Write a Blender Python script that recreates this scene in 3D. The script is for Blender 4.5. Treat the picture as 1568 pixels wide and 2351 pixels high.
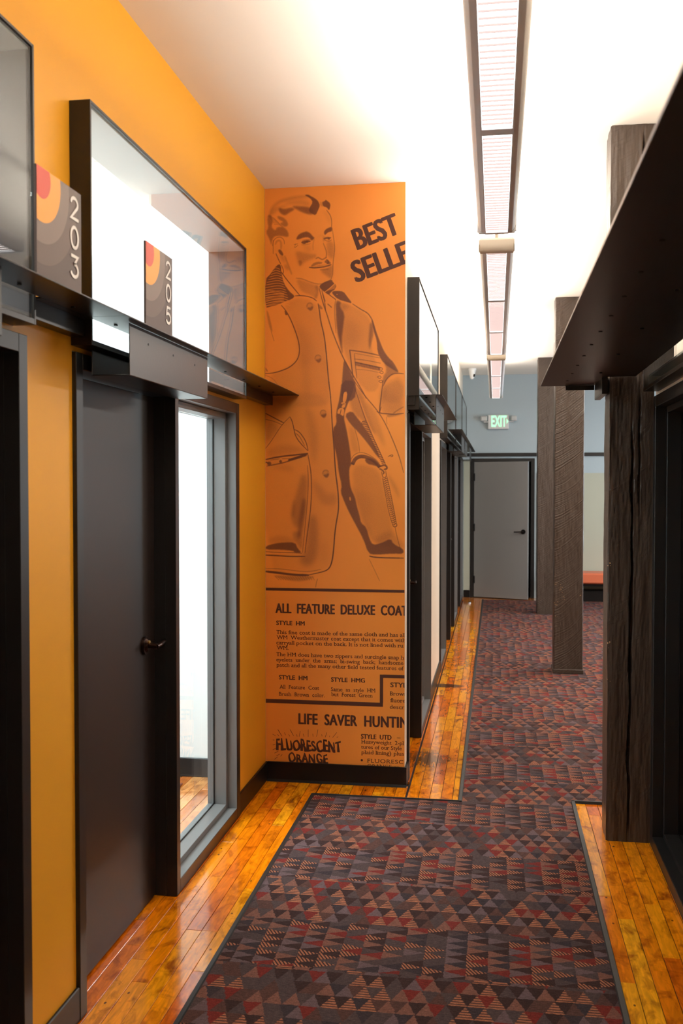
import bpy, bmesh, math, random
import numpy as np
from mathutils import Vector, Matrix
random.seed(7); np.random.seed(7)
SC = bpy.context.scene; COL = SC.collection
for o in list(bpy.data.objects): bpy.data.objects.remove(o, do_unlink=True)

# ------------------------------------------------------------------ camera, world, light, exposure
EYE = 1.66; FPX = 2250.0
PITCH = math.atan((1175.5-1117.0)/FPX); YAW = math.atan((1138-784)*math.cos(PITCH)/FPX)
cam_d = bpy.data.cameras.new('camera'); cam = bpy.data.objects.new('camera', cam_d); COL.objects.link(cam)
cam.location = (0, 0, EYE); cam.rotation_euler = (math.pi/2-PITCH, 0, YAW)
cam_d.sensor_fit = 'HORIZONTAL'; cam_d.sensor_width = 24.0; cam_d.lens = FPX/1568*24.0
cam_d.clip_start = 0.05; cam_d.clip_end = 60
cam_d.dof.use_dof = True; cam_d.dof.focus_distance = 4.9; cam_d.dof.aperture_fstop = 5.0
SC.camera = cam
wd = bpy.data.worlds.new('world'); SC.world = wd; wd.use_nodes = True
wd.node_tree.nodes['Background'].inputs[0].default_value = (0.75, 0.85, 1.0, 1)
wd.node_tree.nodes['Background'].inputs[1].default_value = 1.5
vs = SC.view_settings
vs.view_transform = 'Standard'; vs.look = 'None'; vs.gamma = 1; vs.use_curve_mapping = False
vs.exposure = 0.0
K = dict(up=77, lens=5.0, office=195, office2=60, far=130, room=230)

def area(name, loc, rot, sx, sy, power, color=(1, 1, 1), spread=math.pi):
    l = bpy.data.lights.new(name, 'AREA'); l.shape = 'RECTANGLE'; l.size = sx; l.size_y = sy
    l.energy = power; l.color = color; l.spread = spread
    o = bpy.data.objects.new(name, l); o.location = loc; o.rotation_euler = rot; COL.objects.link(o)
    return o

# ------------------------------------------------------------------ key dimensions (metres)
XW = -1.28      # yellow wall plane
X2 = -0.492     # cream wall plane beyond the mural
YM = 5.377      # mural wall plane
XR = 0.727      # right wall plane
HC = 3.32       # ceiling
YF = 14.8       # far wall
ZC = 2.167      # canopy level
ZL = 2.84       # underside of pendant lights

LX = [( .62, 4.67), (5.0, 8.93), (9.27, 13.3)]
for i, (a, b) in enumerate(LX):
    area('uplight', (0, (a+b)/2, ZL+.062), (math.pi, 0, 0), .07, b-a-.16, K['up']*(.62 if i == 2 else 1.0), (1, .93, .84))
area('office_light', (-2.6, 3.6, HC-.06), (0, 0, 0), 1.4, 2.4, K['office'], (.86, .95, 1))
area('office_light', (-2.9, .4, HC-.06), (0, 0, 0), .8, 1.2, K['office2'], (.9, .96, 1))
area('daylight', (4.25, 12.3, 1.7), (0, math.pi/2, 0), 2.2, 1.9, K['far'], (.74, .86, 1))
area('lounge_fill', (2.6, 9.5, HC-.05), (0, 0, 0), .3, 5.0, K['room'], (1, .93, .85))  # added unseen fill that brightens the far end
area('rear_fill', (0, -1.6, HC-.3), (math.radians(-25), 0, 0), .3, 1.0, 14, (1, .94, .86))  # added fill behind the viewer, without any fixture

# ------------------------------------------------------------------ materials
def new_mat(name):
    m = bpy.data.materials.new(name); m.use_nodes = True
    nt = m.node_tree; b = nt.nodes['Principled BSDF']
    return m, nt, b
def N(nt, typ, **kw):
    n = nt.nodes.new(typ)
    for k, v in kw.items(): setattr(n, k, v)
    return n
def lin(r, g, b):
    f = lambda c: (c/255/12.92) if c/255 <= .04045 else ((c/255+.055)/1.055)**2.4
    return (f(r), f(g), f(b), 1)
def simple(name, col, rough=.5, metal=0, spec=.5, bump=0, bscale=60, coat=0, var=0.0):
    m, nt, b = new_mat(name)
    b.inputs['Base Color'].default_value = col if len(col) == 4 else (*col, 1)
    b.inputs['Roughness'].default_value = rough; b.inputs['Metallic'].default_value = metal
    b.inputs['Specular IOR Level'].default_value = spec; b.inputs['Coat Weight'].default_value = coat
    tc = N(nt, 'ShaderNodeNewGeometry')
    nz = N(nt, 'ShaderNodeTexNoise'); nz.inputs['Scale'].default_value = bscale; nz.inputs['Detail'].default_value = 4
    nt.links.new(tc.outputs['Position'], nz.inputs['Vector'])
    if bump:
        bp = N(nt, 'ShaderNodeBump'); bp.inputs['Strength'].default_value = bump; bp.inputs['Distance'].default_value = .002
        nt.links.new(nz.outputs['Fac'], bp.inputs['Height']); nt.links.new(bp.outputs[0], b.inputs['Normal'])
    if var:
        n2 = N(nt, 'ShaderNodeTexNoise'); n2.inputs['Scale'].default_value = 3; n2.inputs['Detail'].default_value = 3
        nt.links.new(tc.outputs['Position'], n2.inputs['Vector'])
        mp = N(nt, 'ShaderNodeMapRange'); mp.inputs[3].default_value = 1-var; mp.inputs[4].default_value = 1+var
        nt.links.new(n2.outputs['Fac'], mp.inputs[0])
        mx = N(nt, 'ShaderNodeMix', data_type='RGBA', blend_type='MULTIPLY'); mx.inputs[0].default_value = 1
        mx.inputs[6].default_value = col if len(col) == 4 else (*col, 1)
        nt.links.new(mp.outputs[0], mx.inputs[7]); nt.links.new(mx.outputs[2], b.inputs['Base Color'])
    return m
def emis(name, col, s):
    m, nt, b = new_mat(name)
    b.inputs['Base Color'].default_value = (*col, 1)
    b.inputs['Emission Color'].default_value = (*col, 1); b.inputs['Emission Strength'].default_value = s
    b.inputs['Roughness'].default_value = .6
    return m
def glass_mat(name, tint=(1, 1, 1), f0=1.32):
    m = bpy.data.materials.new(name); m.use_nodes = True; nt = m.node_tree; nt.nodes.clear()
    out = N(nt, 'ShaderNodeOutputMaterial'); mx = N(nt, 'ShaderNodeMixShader')
    tr = N(nt, 'ShaderNodeBsdfTransparent'); tr.inputs[0].default_value = (*tint, 1)
    gl = N(nt, 'ShaderNodeBsdfGlossy'); gl.inputs['Roughness'].default_value = .0
    gl.inputs['Color'].default_value = (.95, .97, .97, 1)
    fr = N(nt, 'ShaderNodeFresnel'); ge = N(nt, 'ShaderNodeNewGeometry')
    io = N(nt, 'ShaderNodeMix', data_type='FLOAT'); io.inputs[2].default_value = f0; io.inputs[3].default_value = 1/f0
    nt.links.new(ge.outputs['Backfacing'], io.inputs[0]); nt.links.new(io.outputs[0], fr.inputs['IOR'])
    nt.links.new(fr.outputs[0], mx.inputs[0]); nt.links.new(tr.outputs[0], mx.inputs[1]); nt.links.new(gl.outputs[0], mx.inputs[2])
    nt.links.new(mx.outputs[0], out.inputs[0])
    return m
M = {}
M['yellow'] = simple('yellow_paint', (.80, .37, .021), .45, spec=.3, bump=.06, bscale=220)
M['white'] = simple('white_paint', (.80, .78, .74), .6, bump=.05, bscale=200)
M['cream'] = simple('cream_paint', (.78, .68, .56), .55, bump=.05, bscale=200)
M['ceil'] = simple('ceiling_paint', (.86, .80, .72), .8, bump=.05, bscale=150)
M['blue'] = simple('blue_grey_paint', lin(168, 184, 192), .55, bump=.05, bscale=150)
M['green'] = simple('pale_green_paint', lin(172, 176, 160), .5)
M['stopgrey'] = simple('grey_glazing', (.155, .16, .165), .4)  # paler grey on sidelight stops and inner frame faces
M['officewhite'] = simple('office_white_paint', (.84, .87, .87), .6, bump=.05, bscale=200)
M['frame'] = simple('charcoal_frame_paint', (.014, .0135, .0135), .36, spec=.35, bump=.05, bscale=300)
M['leaf'] = simple('brown_black_door_paint', (.019, .013, .0115), .42, spec=.4, bump=.04, bscale=300)
M['greydoor'] = simple('lit_door_grey', (.23, .23, .23), .45, bump=.03)  # dark door colour lightened to include the light falling on it
M['steel'] = simple('blackened_steel', (.021, .017, .0145), .32, metal=.35, bump=.05, bscale=90, var=.25)
M['black'] = simple('black_rubber', (.006, .005, .005), .38, spec=.25)
M['bronze'] = simple('dark_bronze', (.05, .025, .018), .3, metal=.9)
M['brass'] = simple('brass_key', (.8, .55, .2), .3, metal=1)
M['alu'] = simple('lamp_aluminium', (.74, .76, .80), .4)
M['alucap'] = simple('lamp_end_cap', (.62, .55, .45), .45)
M['lens'] = emis('lamp_lens', (1, .93, .90), K['lens'])
M['tube'] = emis('lamp_tube', (1, .95, .88), 4)
M['blade'] = simple('louver_blade', (.35, .28, .27), .5)
M['screw'] = simple('screw_black', (.01, .01, .01), .4, metal=.6)
M['wplastic'] = simple('white_plastic', (.75, .75, .74), .4)
M['exitg'] = emis('exit_green', (.36, 1.0, .52), 1.1)
M['exitw'] = simple('clear_lamp_head', (.5, .52, .52), .2)
M['salmon'] = simple('salmon_vinyl', lin(205, 105, 70), .4)
M['trimc'] = simple('carpet_edge_rubber', (.017, .018, .0175), .45)
M['signbg'] = simple('sign_taupe', lin(76, 61, 56), .5)
M['sign1'] = simple('sign_grey_1', lin(118, 102, 94), .5)
M['sign2'] = simple('sign_grey_2', lin(94, 77, 70), .5)
M['signo'] = simple('sign_orange', lin(240, 165, 75), .5)
M['signr'] = simple('sign_red', lin(205, 78, 58), .5)
M['signw'] = simple('sign_white', (.95, .93, .90), .5)
M['rug'] = simple('rug_red_brown', (.14, .035, .025), .9)
M['reveal'] = simple('taupe_reveal', lin(72, 62, 59), .5)
M['soffit'] = simple('pale_grey_soffit', (.42, .44, .44), .5)
M['dark'] = simple('unlit_room_dark', (.03, .03, .03), .7)  # near-black colour stands in for the darkness of unlit rooms
M['glass'] = glass_mat('window_glass', (.95, .98, .97))
M['ink'] = simple('mural_ink', lin(74, 34, 20), .6)
M['gap'] = simple('floor_gap', (.02, .008, .003), .8)

def mural_mat():
    m, nt, b = new_mat('mural_print')
    at = N(nt, 'ShaderNodeAttribute'); at.attribute_name = 'ink'
    geo = N(nt, 'ShaderNodeNewGeometry')
    nz = N(nt, 'ShaderNodeTexNoise'); nz.inputs['Scale'].default_value = 420; nz.inputs['Detail'].default_value = 2
    nt.links.new(geo.outputs['Position'], nz.inputs['Vector'])
    # halftone-like grain: ink density modulated by fine noise in the mid tones
    sub = N(nt, 'ShaderNodeMath', operation='SUBTRACT'); sub.inputs[1].default_value = .5
    nt.links.new(nz.outputs['Fac'], sub.inputs[0])
    inv = N(nt, 'ShaderNodeMath', operation='SUBTRACT'); inv.inputs[0].default_value = 1; nt.links.new(at.outputs['Fac'], inv.inputs[1])
    mm = N(nt, 'ShaderNodeMath', operation='MULTIPLY'); nt.links.new(at.outputs['Fac'], mm.inputs[0]); nt.links.new(inv.outputs[0], mm.inputs[1])
    m2 = N(nt, 'ShaderNodeMath', operation='MULTIPLY'); nt.links.new(mm.outputs[0], m2.inputs[0]); nt.links.new(sub.outputs[0], m2.inputs[1])
    m3 = N(nt, 'ShaderNodeMath', operation='MULTIPLY_ADD'); m3.inputs[1].default_value = 2.6
    nt.links.new(m2.outputs[0], m3.inputs[0]); nt.links.new(at.outputs['Fac'], m3.inputs[2]); m3.use_clamp = True
    mx = N(nt, 'ShaderNodeMix', data_type='RGBA')
    mx.inputs[6].default_value = (.78, .265, .034, 1); mx.inputs[7].default_value = lin(88, 40, 24)
    nt.links.new(m3.outputs[0], mx.inputs[0]); nt.links.new(mx.outputs[2], b.inputs['Base Color'])
    b.inputs['Roughness'].default_value = .5
    return m
M['mural'] = mural_mat()

def plank_mat(name, cols, pale=0):
    m, nt, b = new_mat(name)
    geo = N(nt, 'ShaderNodeNewGeometry'); oi = N(nt, 'ShaderNodeObjectInfo')
    cmb = N(nt, 'ShaderNodeCombineXYZ')
    r1 = N(nt, 'ShaderNodeMath', operation='MULTIPLY'); r1.inputs[1].default_value = 37.0
    nt.links.new(oi.outputs['Random'], r1.inputs[0]); nt.links.new(r1.outputs[0], cmb.inputs[2])
    add = N(nt, 'ShaderNodeVectorMath', operation='ADD'); nt.links.new(geo.outputs['Position'], add.inputs[0]); nt.links.new(cmb.outputs[0], add.inputs[1])
    mpa = N(nt, 'ShaderNodeMapping'); mpa.inputs['Scale'].default_value = (26, 3.2, 1)
    nt.links.new(add.outputs[0], mpa.inputs[0])
    g = N(nt, 'ShaderNodeTexNoise'); g.inputs['Scale'].default_value = 2.2; g.inputs['Detail'].default_value = 5; g.inputs['Distortion'].default_value = 1.2
    nt.links.new(mpa.outputs[0], g.inputs['Vector'])
    mpb = N(nt, 'ShaderNodeMapping'); mpb.inputs['Scale'].default_value = (9, 5.5, 1)
    nt.links.new(add.outputs[0], mpb.inputs[0])
    g2 = N(nt, 'ShaderNodeTexNoise'); g2.inputs['Scale'].default_value = 1.5; g2.inputs['Detail'].default_value = 6; g2.inputs['Roughness'].default_value = .62; g2.inputs['Distortion'].default_value = .8
    nt.links.new(mpb.outputs[0], g2.inputs['Vector'])
    # board tone
    rp = N(nt, 'ShaderNodeValToRGB'); rp.color_ramp.interpolation = 'LINEAR'
    e = rp.color_ramp.elements; e[0].position = 0; e[0].color = cols[0]; e[1].position = 1; e[1].color = cols[3]
    a = e.new(.22); a.color = cols[1]; a = e.new(.6); a.color = cols[2]
    nt.links.new(oi.outputs['Random'], rp.inputs[0])
    # stains
    st = N(nt, 'ShaderNodeMapRange'); st.inputs[1].default_value = .49; st.inputs[2].default_value = .70
    nt.links.new(g2.outputs['Fac'], st.inputs[0])
    mx = N(nt, 'ShaderNodeMix', data_type='RGBA'); mx.inputs[7].default_value = cols[4]
    s2 = N(nt, 'ShaderNodeMath', operation='MULTIPLY'); s2.inputs[1].default_value = .85; nt.links.new(st.outputs[0], s2.inputs[0])
    nt.links.new(s2.outputs[0], mx.inputs[0]); nt.links.new(rp.outputs[0], mx.inputs[6])
    # grain streaks
    gm = N(nt, 'ShaderNodeMapRange'); gm.inputs[1].default_value = .3; gm.inputs[2].default_value = .7; gm.inputs[3].default_value = .72; gm.inputs[4].default_value = 1.16
    nt.links.new(g.outputs['Fac'], gm.inputs[0])
    mu = N(nt, 'ShaderNodeMix', data_type='RGBA', blend_type='MULTIPLY'); mu.inputs[0].default_value = 1
    nt.links.new(mx.outputs[2], mu.inputs[6]); nt.links.new(gm.outputs[0], mu.inputs[7])
    # knots / nail holes
    vo = N(nt, 'ShaderNodeTexVoronoi'); vo.inputs['Scale'].default_value = 1.0
    mpc = N(nt, 'ShaderNodeMapping'); mpc.inputs['Scale'].default_value = (22, 13, 1)
    nt.links.new(add.outputs[0], mpc.inputs[0]); nt.links.new(mpc.outputs[0], vo.inputs['Vector'])
    sep = N(nt, 'ShaderNodeSeparateColor'); nt.links.new(vo.outputs['Color'], sep.inputs[0])
    lt = N(nt, 'ShaderNodeMath', operation='LESS_THAN'); nt.links.new(vo.outputs['Distance'], lt.inputs[0])
    th = N(nt, 'ShaderNodeMapRange'); th.inputs[1].default_value = .35; th.inputs[2].default_value = 1; th.inputs[3].default_value = 0; th.inputs[4].default_value = .12
    nt.links.new(sep.outputs[0], th.inputs[0]); nt.links.new(th.outputs[0], lt.inputs[1])
    kn = N(nt, 'ShaderNodeMix', data_type='RGBA'); kn.inputs[7].default_value = (.045, .012, .004, 1)
    k2 = N(nt, 'ShaderNodeMath', operation='MULTIPLY'); k2.inputs[1].default_value = .8
    nt.links.new(lt.outputs[0], k2.inputs[0]); nt.links.new(k2.outputs[0], kn.inputs[0]); nt.links.new(mu.outputs[2], kn.inputs[6])
    # an old black scorch across the boards by the second doorway, and a thin black band further on
    sx = N(nt, 'ShaderNodeSeparateXYZ'); nt.links.new(geo.outputs['Position'], sx.inputs[0])
    def bump1(src, c, w, o):
        a1 = N(nt, 'ShaderNodeMath', operation='SUBTRACT'); a1.inputs[1].default_value = c; nt.links.new(sx.outputs[src], a1.inputs[0])
        a2 = N(nt, 'ShaderNodeMath', operation='ABSOLUTE'); nt.links.new(a1.outputs[0], a2.inputs[0])
        a3 = N(nt, 'ShaderNodeMapRange'); a3.inputs[1].default_value = 0; a3.inputs[2].default_value = w; a3.inputs[3].default_value = 1; a3.inputs[4].default_value = 0
        nt.links.new(a2.outputs[0], a3.inputs[0]); return a3.outputs[0]
    yb = bump1('Y', 5.93, .38, 0); xb = bump1('X', -.40, .26, 0)
    mm = N(nt, 'ShaderNodeMath', operation='MULTIPLY'); nt.links.new(yb, mm.inputs[0]); nt.links.new(xb, mm.inputs[1])
    ad = N(nt, 'ShaderNodeMath', operation='MULTIPLY_ADD'); nt.links.new(g.outputs['Fac'], ad.inputs[0]); ad.inputs[1].default_value = 1.3; nt.links.new(mm.outputs[0], ad.inputs[2])
    sr = N(nt, 'ShaderNodeMapRange'); sr.inputs[1].default_value = .92; sr.inputs[2].default_value = 1.45
    nt.links.new(ad.outputs[0], sr.inputs[0])
    yb2 = bump1('Y', 8.17, .10, 0); xb2 = bump1('X', -.42, .22, 0)
    q2 = N(nt, 'ShaderNodeMath', operation='MULTIPLY'); nt.links.new(yb2, q2.inputs[0]); nt.links.new(xb2, q2.inputs[1])
    q3 = N(nt, 'ShaderNodeMapRange'); q3.inputs[1].default_value = .12; q3.inputs[2].default_value = .4; nt.links.new(q2.outputs[0], q3.inputs[0])
    mxx = N(nt, 'ShaderNodeMath', operation='MAXIMUM'); nt.links.new(sr.outputs[0], mxx.inputs[0]); nt.links.new(q3.outputs[0], mxx.inputs[1])
    sc = N(nt, 'ShaderNodeMix', data_type='RGBA'); sc.inputs[7].default_value = (.035, .014, .006, 1)
    s3 = N(nt, 'ShaderNodeMath', operation='MULTIPLY'); s3.inputs[1].default_value = .9; nt.links.new(mxx.outputs[0], s3.inputs[0])
    nt.links.new(s3.outputs[0], sc.inputs[0]); nt.links.new(kn.outputs[2], sc.inputs[6])
    nt.links.new(sc.outputs[2], b.inputs['Base Color'])
    b.inputs['Roughness'].default_value = .16; b.inputs['Coat Weight'].default_value = .5; b.inputs['Coat Roughness'].default_value = .06
    bp = N(nt, 'ShaderNodeBump'); bp.inputs['Strength'].default_value = .15; bp.inputs['Distance'].default_value = .002
    nt.links.new(g2.outputs['Fac'], bp.inputs['Height']); nt.links.new(bp.outputs[0], b.inputs['Normal']); nt.links.new(bp.outputs[0], b.inputs['Coat Normal'])
    return m
M['plank'] = plank_mat('maple_plank', [lin(222, 110, 8), lin(238, 132, 8), lin(250, 150, 10), lin(255, 178, 26), lin(138, 54, 4)])
M['plank2'] = plank_mat('office_plank', [lin(196, 110, 50), lin(222, 140, 72), lin(232, 152, 84), lin(240, 170, 100), lin(150, 80, 40)])

def carpet_mat():
    m, nt, b = new_mat('carpet_triangles')
    L = nt.links.new
    geo = N(nt, 'ShaderNodeNewGeometry'); s = N(nt, 'ShaderNodeSeparateXYZ'); L(geo.outputs['Position'], s.inputs[0])
    wob = N(nt, 'ShaderNodeTexNoise'); wob.inputs['Scale'].default_value = 90; wob.inputs['Detail'].default_value = 1; L(geo.outputs['Position'], wob.inputs['Vector'])
    def mth(op, a, bb=None, c=None, clamp=False):
        n = N(nt, 'ShaderNodeMath', operation=op); n.use_clamp = clamp
        for i, v in enumerate((a, bb, c)):
            if v is None: continue
            if isinstance(v, (int, float)): n.inputs[i].default_value = v
            else: L(v, n.inputs[i])
        return n.outputs[0]
    w0 = mth('MULTIPLY_ADD', wob.outputs['Fac'], .010, -.005)
    X = mth('ADD', mth('ADD', s.outputs['X'], 20), w0); Y = mth('ADD', s.outputs['Y'], mth('ADD', w0, 10.05))
    def wn(x, y, z):
        c = N(nt, 'ShaderNodeCombineXYZ'); L(x, c.inputs[0]); L(y, c.inputs[1])
        if isinstance(z, (int, float)): c.inputs[2].default_value = z
        else: L(z, c.inputs[2])
        w = N(nt, 'ShaderNodeTexWhiteNoise', noise_dimensions='3D'); L(c.outputs[0], w.inputs['Vector']); return w.outputs['Value']
    PER = .76; HA = .40
    yy = mth('MODULO', Y, PER); isA = mth('LESS_THAN', yy, HA)
    # triangles
    h = .076; base = .061
    r = mth('FLOOR', mth('DIVIDE', Y, h)); fy = mth('DIVIDE', mth('MODULO', yy, h), h)
    row = mth('ADD', mth('FLOOR', mth('DIVIDE', Y, PER)), mth('MULTIPLY', mth('FLOOR', mth('DIVIDE', yy, h)), 17.3))
    sx = mth('ADD', mth('DIVIDE', X, base), mth('MULTIPLY', row, .37))
    fx = mth('FRACT', sx)
    d = mth('MULTIPLY', mth('ABSOLUTE', mth('SUBTRACT', fx, .5)), 2)
    up = mth('LESS_THAN', d, mth('SUBTRACT', 1, fy))
    idu = mth('FLOOR', sx); idd = mth('ROUND', sx)
    ru = wn(idu, row, 1.0); rd = wn(idd, row, 2.0)
    # wedges
    cw = .074; hh = .052
    cx = mth('FLOOR', mth('DIVIDE', X, cw)); gx = mth('FRACT', mth('DIVIDE', X, cw))
    yo = mth('ADD', Y, mth('MULTIPLY', cx, .019))
    ry = mth('FLOOR', mth('DIVIDE', yo, hh)); gy = mth('FRACT', mth('DIVIDE', yo, hh))
    dy = mth('MULTIPLY', mth('ABSOLUTE', mth('SUBTRACT', gy, .5)), 2)
    wd_ = mth('LESS_THAN', dy, mth('SUBTRACT', 1, gx))
    rl = wn(cx, ry, 3.0); rdk = wn(cx, mth('ROUND', mth('DIVIDE', yo, hh)), 4.0)
    def ramp(v, cols):
        rp = N(nt, 'ShaderNodeValToRGB'); rp.color_ramp.interpolation = 'CONSTANT'
        e = rp.color_ramp.elements; e[0].position = 0; e[0].color = cols[0][1]; e[1].position = cols[1][0]; e[1].color = cols[1][1]
        for p, c in cols[2:]:
            q = e.new(p); q.color = c
        L(v, rp.inputs[0]); return rp.outputs[0]
    plum = lin(48, 32, 32); slate = lin(72, 61, 62); pink = lin(122, 82, 70); mauve = lin(98, 82, 86); red = lin(116, 34, 28); salm = lin(172, 110, 80); dsl = lin(48, 44, 50); brn = lin(80, 54, 48)
    def stripes(u, fr):  # 1 where salmon
        return mth('GREATER_THAN', mth('SINE', mth('MULTIPLY', u, fr)), -.1)
    def mix(f, a, c):
        n = N(nt, 'ShaderNodeMix', data_type='RGBA')
        if isinstance(f, (int, float)): n.inputs[0].default_value = f
        else: L(f, n.inputs[0])
        for k, v in ((6, a), (7, c)):
            if isinstance(v, tuple): n.inputs[k].default_value = v
            else: L(v, n.inputs[k])
        return n.outputs[2]
    sA = mix(stripes(s.outputs['Y'], 420), brn, salm); sB = mix(stripes(mth('ADD', s.outputs['X'], mth('MULTIPLY', s.outputs['Y'], .6)), 470), plum, salm)
    cu = mix(mth('GREATER_THAN', ru, .72), ramp(ru, [(0, slate), (.22, pink), (.42, mauve), (.58, brn)]), sA)
    cd = ramp(rd, [(0, plum), (.3, red), (.5, slate), (.72, dsl), (.86, brn)])
    colA = mix(up, cd, cu)
    cl = mix(mth('GREATER_THAN', rl, .66), ramp(rl, [(0, pink), (.22, mauve), (.4, slate)]), sB)
    cdk = ramp(rdk, [(0, plum), (.35, slate), (.58, dsl), (.78, red)])
    colB = mix(wd_, cdk, cl)
    col = mix(.20, mix(isA, colB, colA), lin(82, 62, 60))
    fb2 = N(nt, 'ShaderNodeTexNoise'); fb2.inputs['Scale'].default_value = 1; fb2.inputs['Detail'].default_value = 3
    mpf = N(nt, 'ShaderNodeMapping'); mpf.inputs['Scale'].default_value = (60, 220, 1); L(geo.outputs['Position'], mpf.inputs[0]); L(mpf.outputs[0], fb2.inputs['Vector'])
    mf2 = N(nt, 'ShaderNodeMapRange'); mf2.inputs[1].default_value = .3; mf2.inputs[2].default_value = .7; mf2.inputs[3].default_value = .7; mf2.inputs[4].default_value = 1.3; L(fb2.outputs['Fac'], mf2.inputs[0])
    mf3 = N(nt, 'ShaderNodeMix', data_type='RGBA', blend_type='MULTIPLY'); mf3.inputs[0].default_value = 1; L(col, mf3.inputs[6]); L(mf2.outputs[0], mf3.inputs[7]); col = mf3.outputs[2]
    fib = N(nt, 'ShaderNodeTexNoise'); fib.inputs['Scale'].default_value = 330; fib.inputs['Detail'].default_value = 3; fib.inputs['Roughness'].default_value = .8; L(geo.outputs['Position'], fib.inputs['Vector'])
    mr = N(nt, 'ShaderNodeMapRange'); mr.inputs[1].default_value = .3; mr.inputs[2].default_value = .7; mr.inputs[3].default_value = .45; mr.inputs[4].default_value = 1.5; L(fib.outputs['Fac'], mr.inputs[0])
    mu = N(nt, 'ShaderNodeMix', data_type='RGBA', blend_type='MULTIPLY'); mu.inputs[0].default_value = 1; L(col, mu.inputs[6]); L(mr.outputs[0], mu.inputs[7])
    L(mu.outputs[2], b.inputs['Base Color'])
    b.inputs['Roughness'].default_value = .95; b.inputs['Specular IOR Level'].default_value = .12
    bp = N(nt, 'ShaderNodeBump'); bp.inputs['Strength'].default_value = .5; bp.inputs['Distance'].default_value = .003; L(fib.outputs['Fac'], bp.inputs['Height']); L(bp.outputs[0], b.inputs['Normal'])
    return m
M['carpet'] = carpet_mat()

def post_mat():
    m, nt, b = new_mat('brown_painted_timber')
    L = nt.links.new
    geo = N(nt, 'ShaderNodeNewGeometry')
    ns = N(nt, 'ShaderNodeTexNoise'); ns.inputs['Scale'].default_value = 2.5; L(geo.outputs['Position'], ns.inputs['Vector'])
    # circular-saw arcs: rings around a far-off centre
    sp = N(nt, 'ShaderNodeSeparateXYZ'); L(geo.outputs['Position'], sp.inputs[0])
    def mth(op, a, bb=None):
        n = N(nt, 'ShaderNodeMath', operation=op)
        for i, v in enumerate((a, bb)):
            if v is None: continue
            if isinstance(v, (int, float)): n.inputs[i].default_value = v
            else: L(v, n.inputs[i])
        return n.outputs[0]
    z = sp.outputs['Z']; dx = mth('SUBTRACT', sp.outputs['X'], .48)
    crv = mth('ADD', mth('MULTIPLY', dx, .25), mth('MULTIPLY', mth('MULTIPLY', dx, dx), 1.5))
    ph3 = mth('ADD', mth('MULTIPLY', mth('SUBTRACT', z, crv), 255), mth('MULTIPLY', ns.outputs['Fac'], 22))
    far = N(nt, 'ShaderNodeMapRange'); far.inputs[1].default_value = 5; far.inputs[2].default_value = 7; far.inputs[3].default_value = .25; far.inputs[4].default_value = 1.0; L(sp.outputs['Y'], far.inputs[0])
    na = N(nt, 'ShaderNodeTexNoise'); na.inputs['Scale'].default_value = 9; L(geo.outputs['Position'], na.inputs['Vector'])
    n1 = N(nt, 'ShaderNodeTexNoise', noise_dimensions='1D'); n1.inputs['Detail'].default_value = 3; n1.inputs['Scale'].default_value = 1; L(mth('MULTIPLY', ph3, .34), n1.inputs['W'])
    sw = mth('ADD', mth('MULTIPLY', mth('SUBTRACT', n1.outputs['Fac'], .5), 2.6), mth('MULTIPLY', mth('SINE', ph3), .22))
    saw = mth('MULTIPLY', mth('MULTIPLY', sw, far.outputs[0]), mth('MULTIPLY', na.outputs['Fac'], 2.0))
    n2 = N(nt, 'ShaderNodeTexNoise'); n2.inputs['Scale'].default_value = 1; n2.inputs['Detail'].default_value = 6
    mp = N(nt, 'ShaderNodeMapping'); mp.inputs['Scale'].default_value = (60, 60, 5); L(geo.outputs['Position'], mp.inputs[0]); L(mp.outputs[0], n2.inputs['Vector'])
    hh = mth('ADD', mth('MULTIPLY', saw, .55), mth('MULTIPLY', n2.outputs['Fac'], .9))
    bp = N(nt, 'ShaderNodeBump'); bp.inputs['Strength'].default_value = .75; bp.inputs['Distance'].default_value = .004; L(hh, bp.inputs['Height']); L(bp.outputs[0], b.inputs['Normal'])
    b.inputs['Base Color'].default_value = (.060, .042, .032, 1); b.inputs['Roughness'].default_value = .36
    return m
M['post'] = post_mat()

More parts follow.
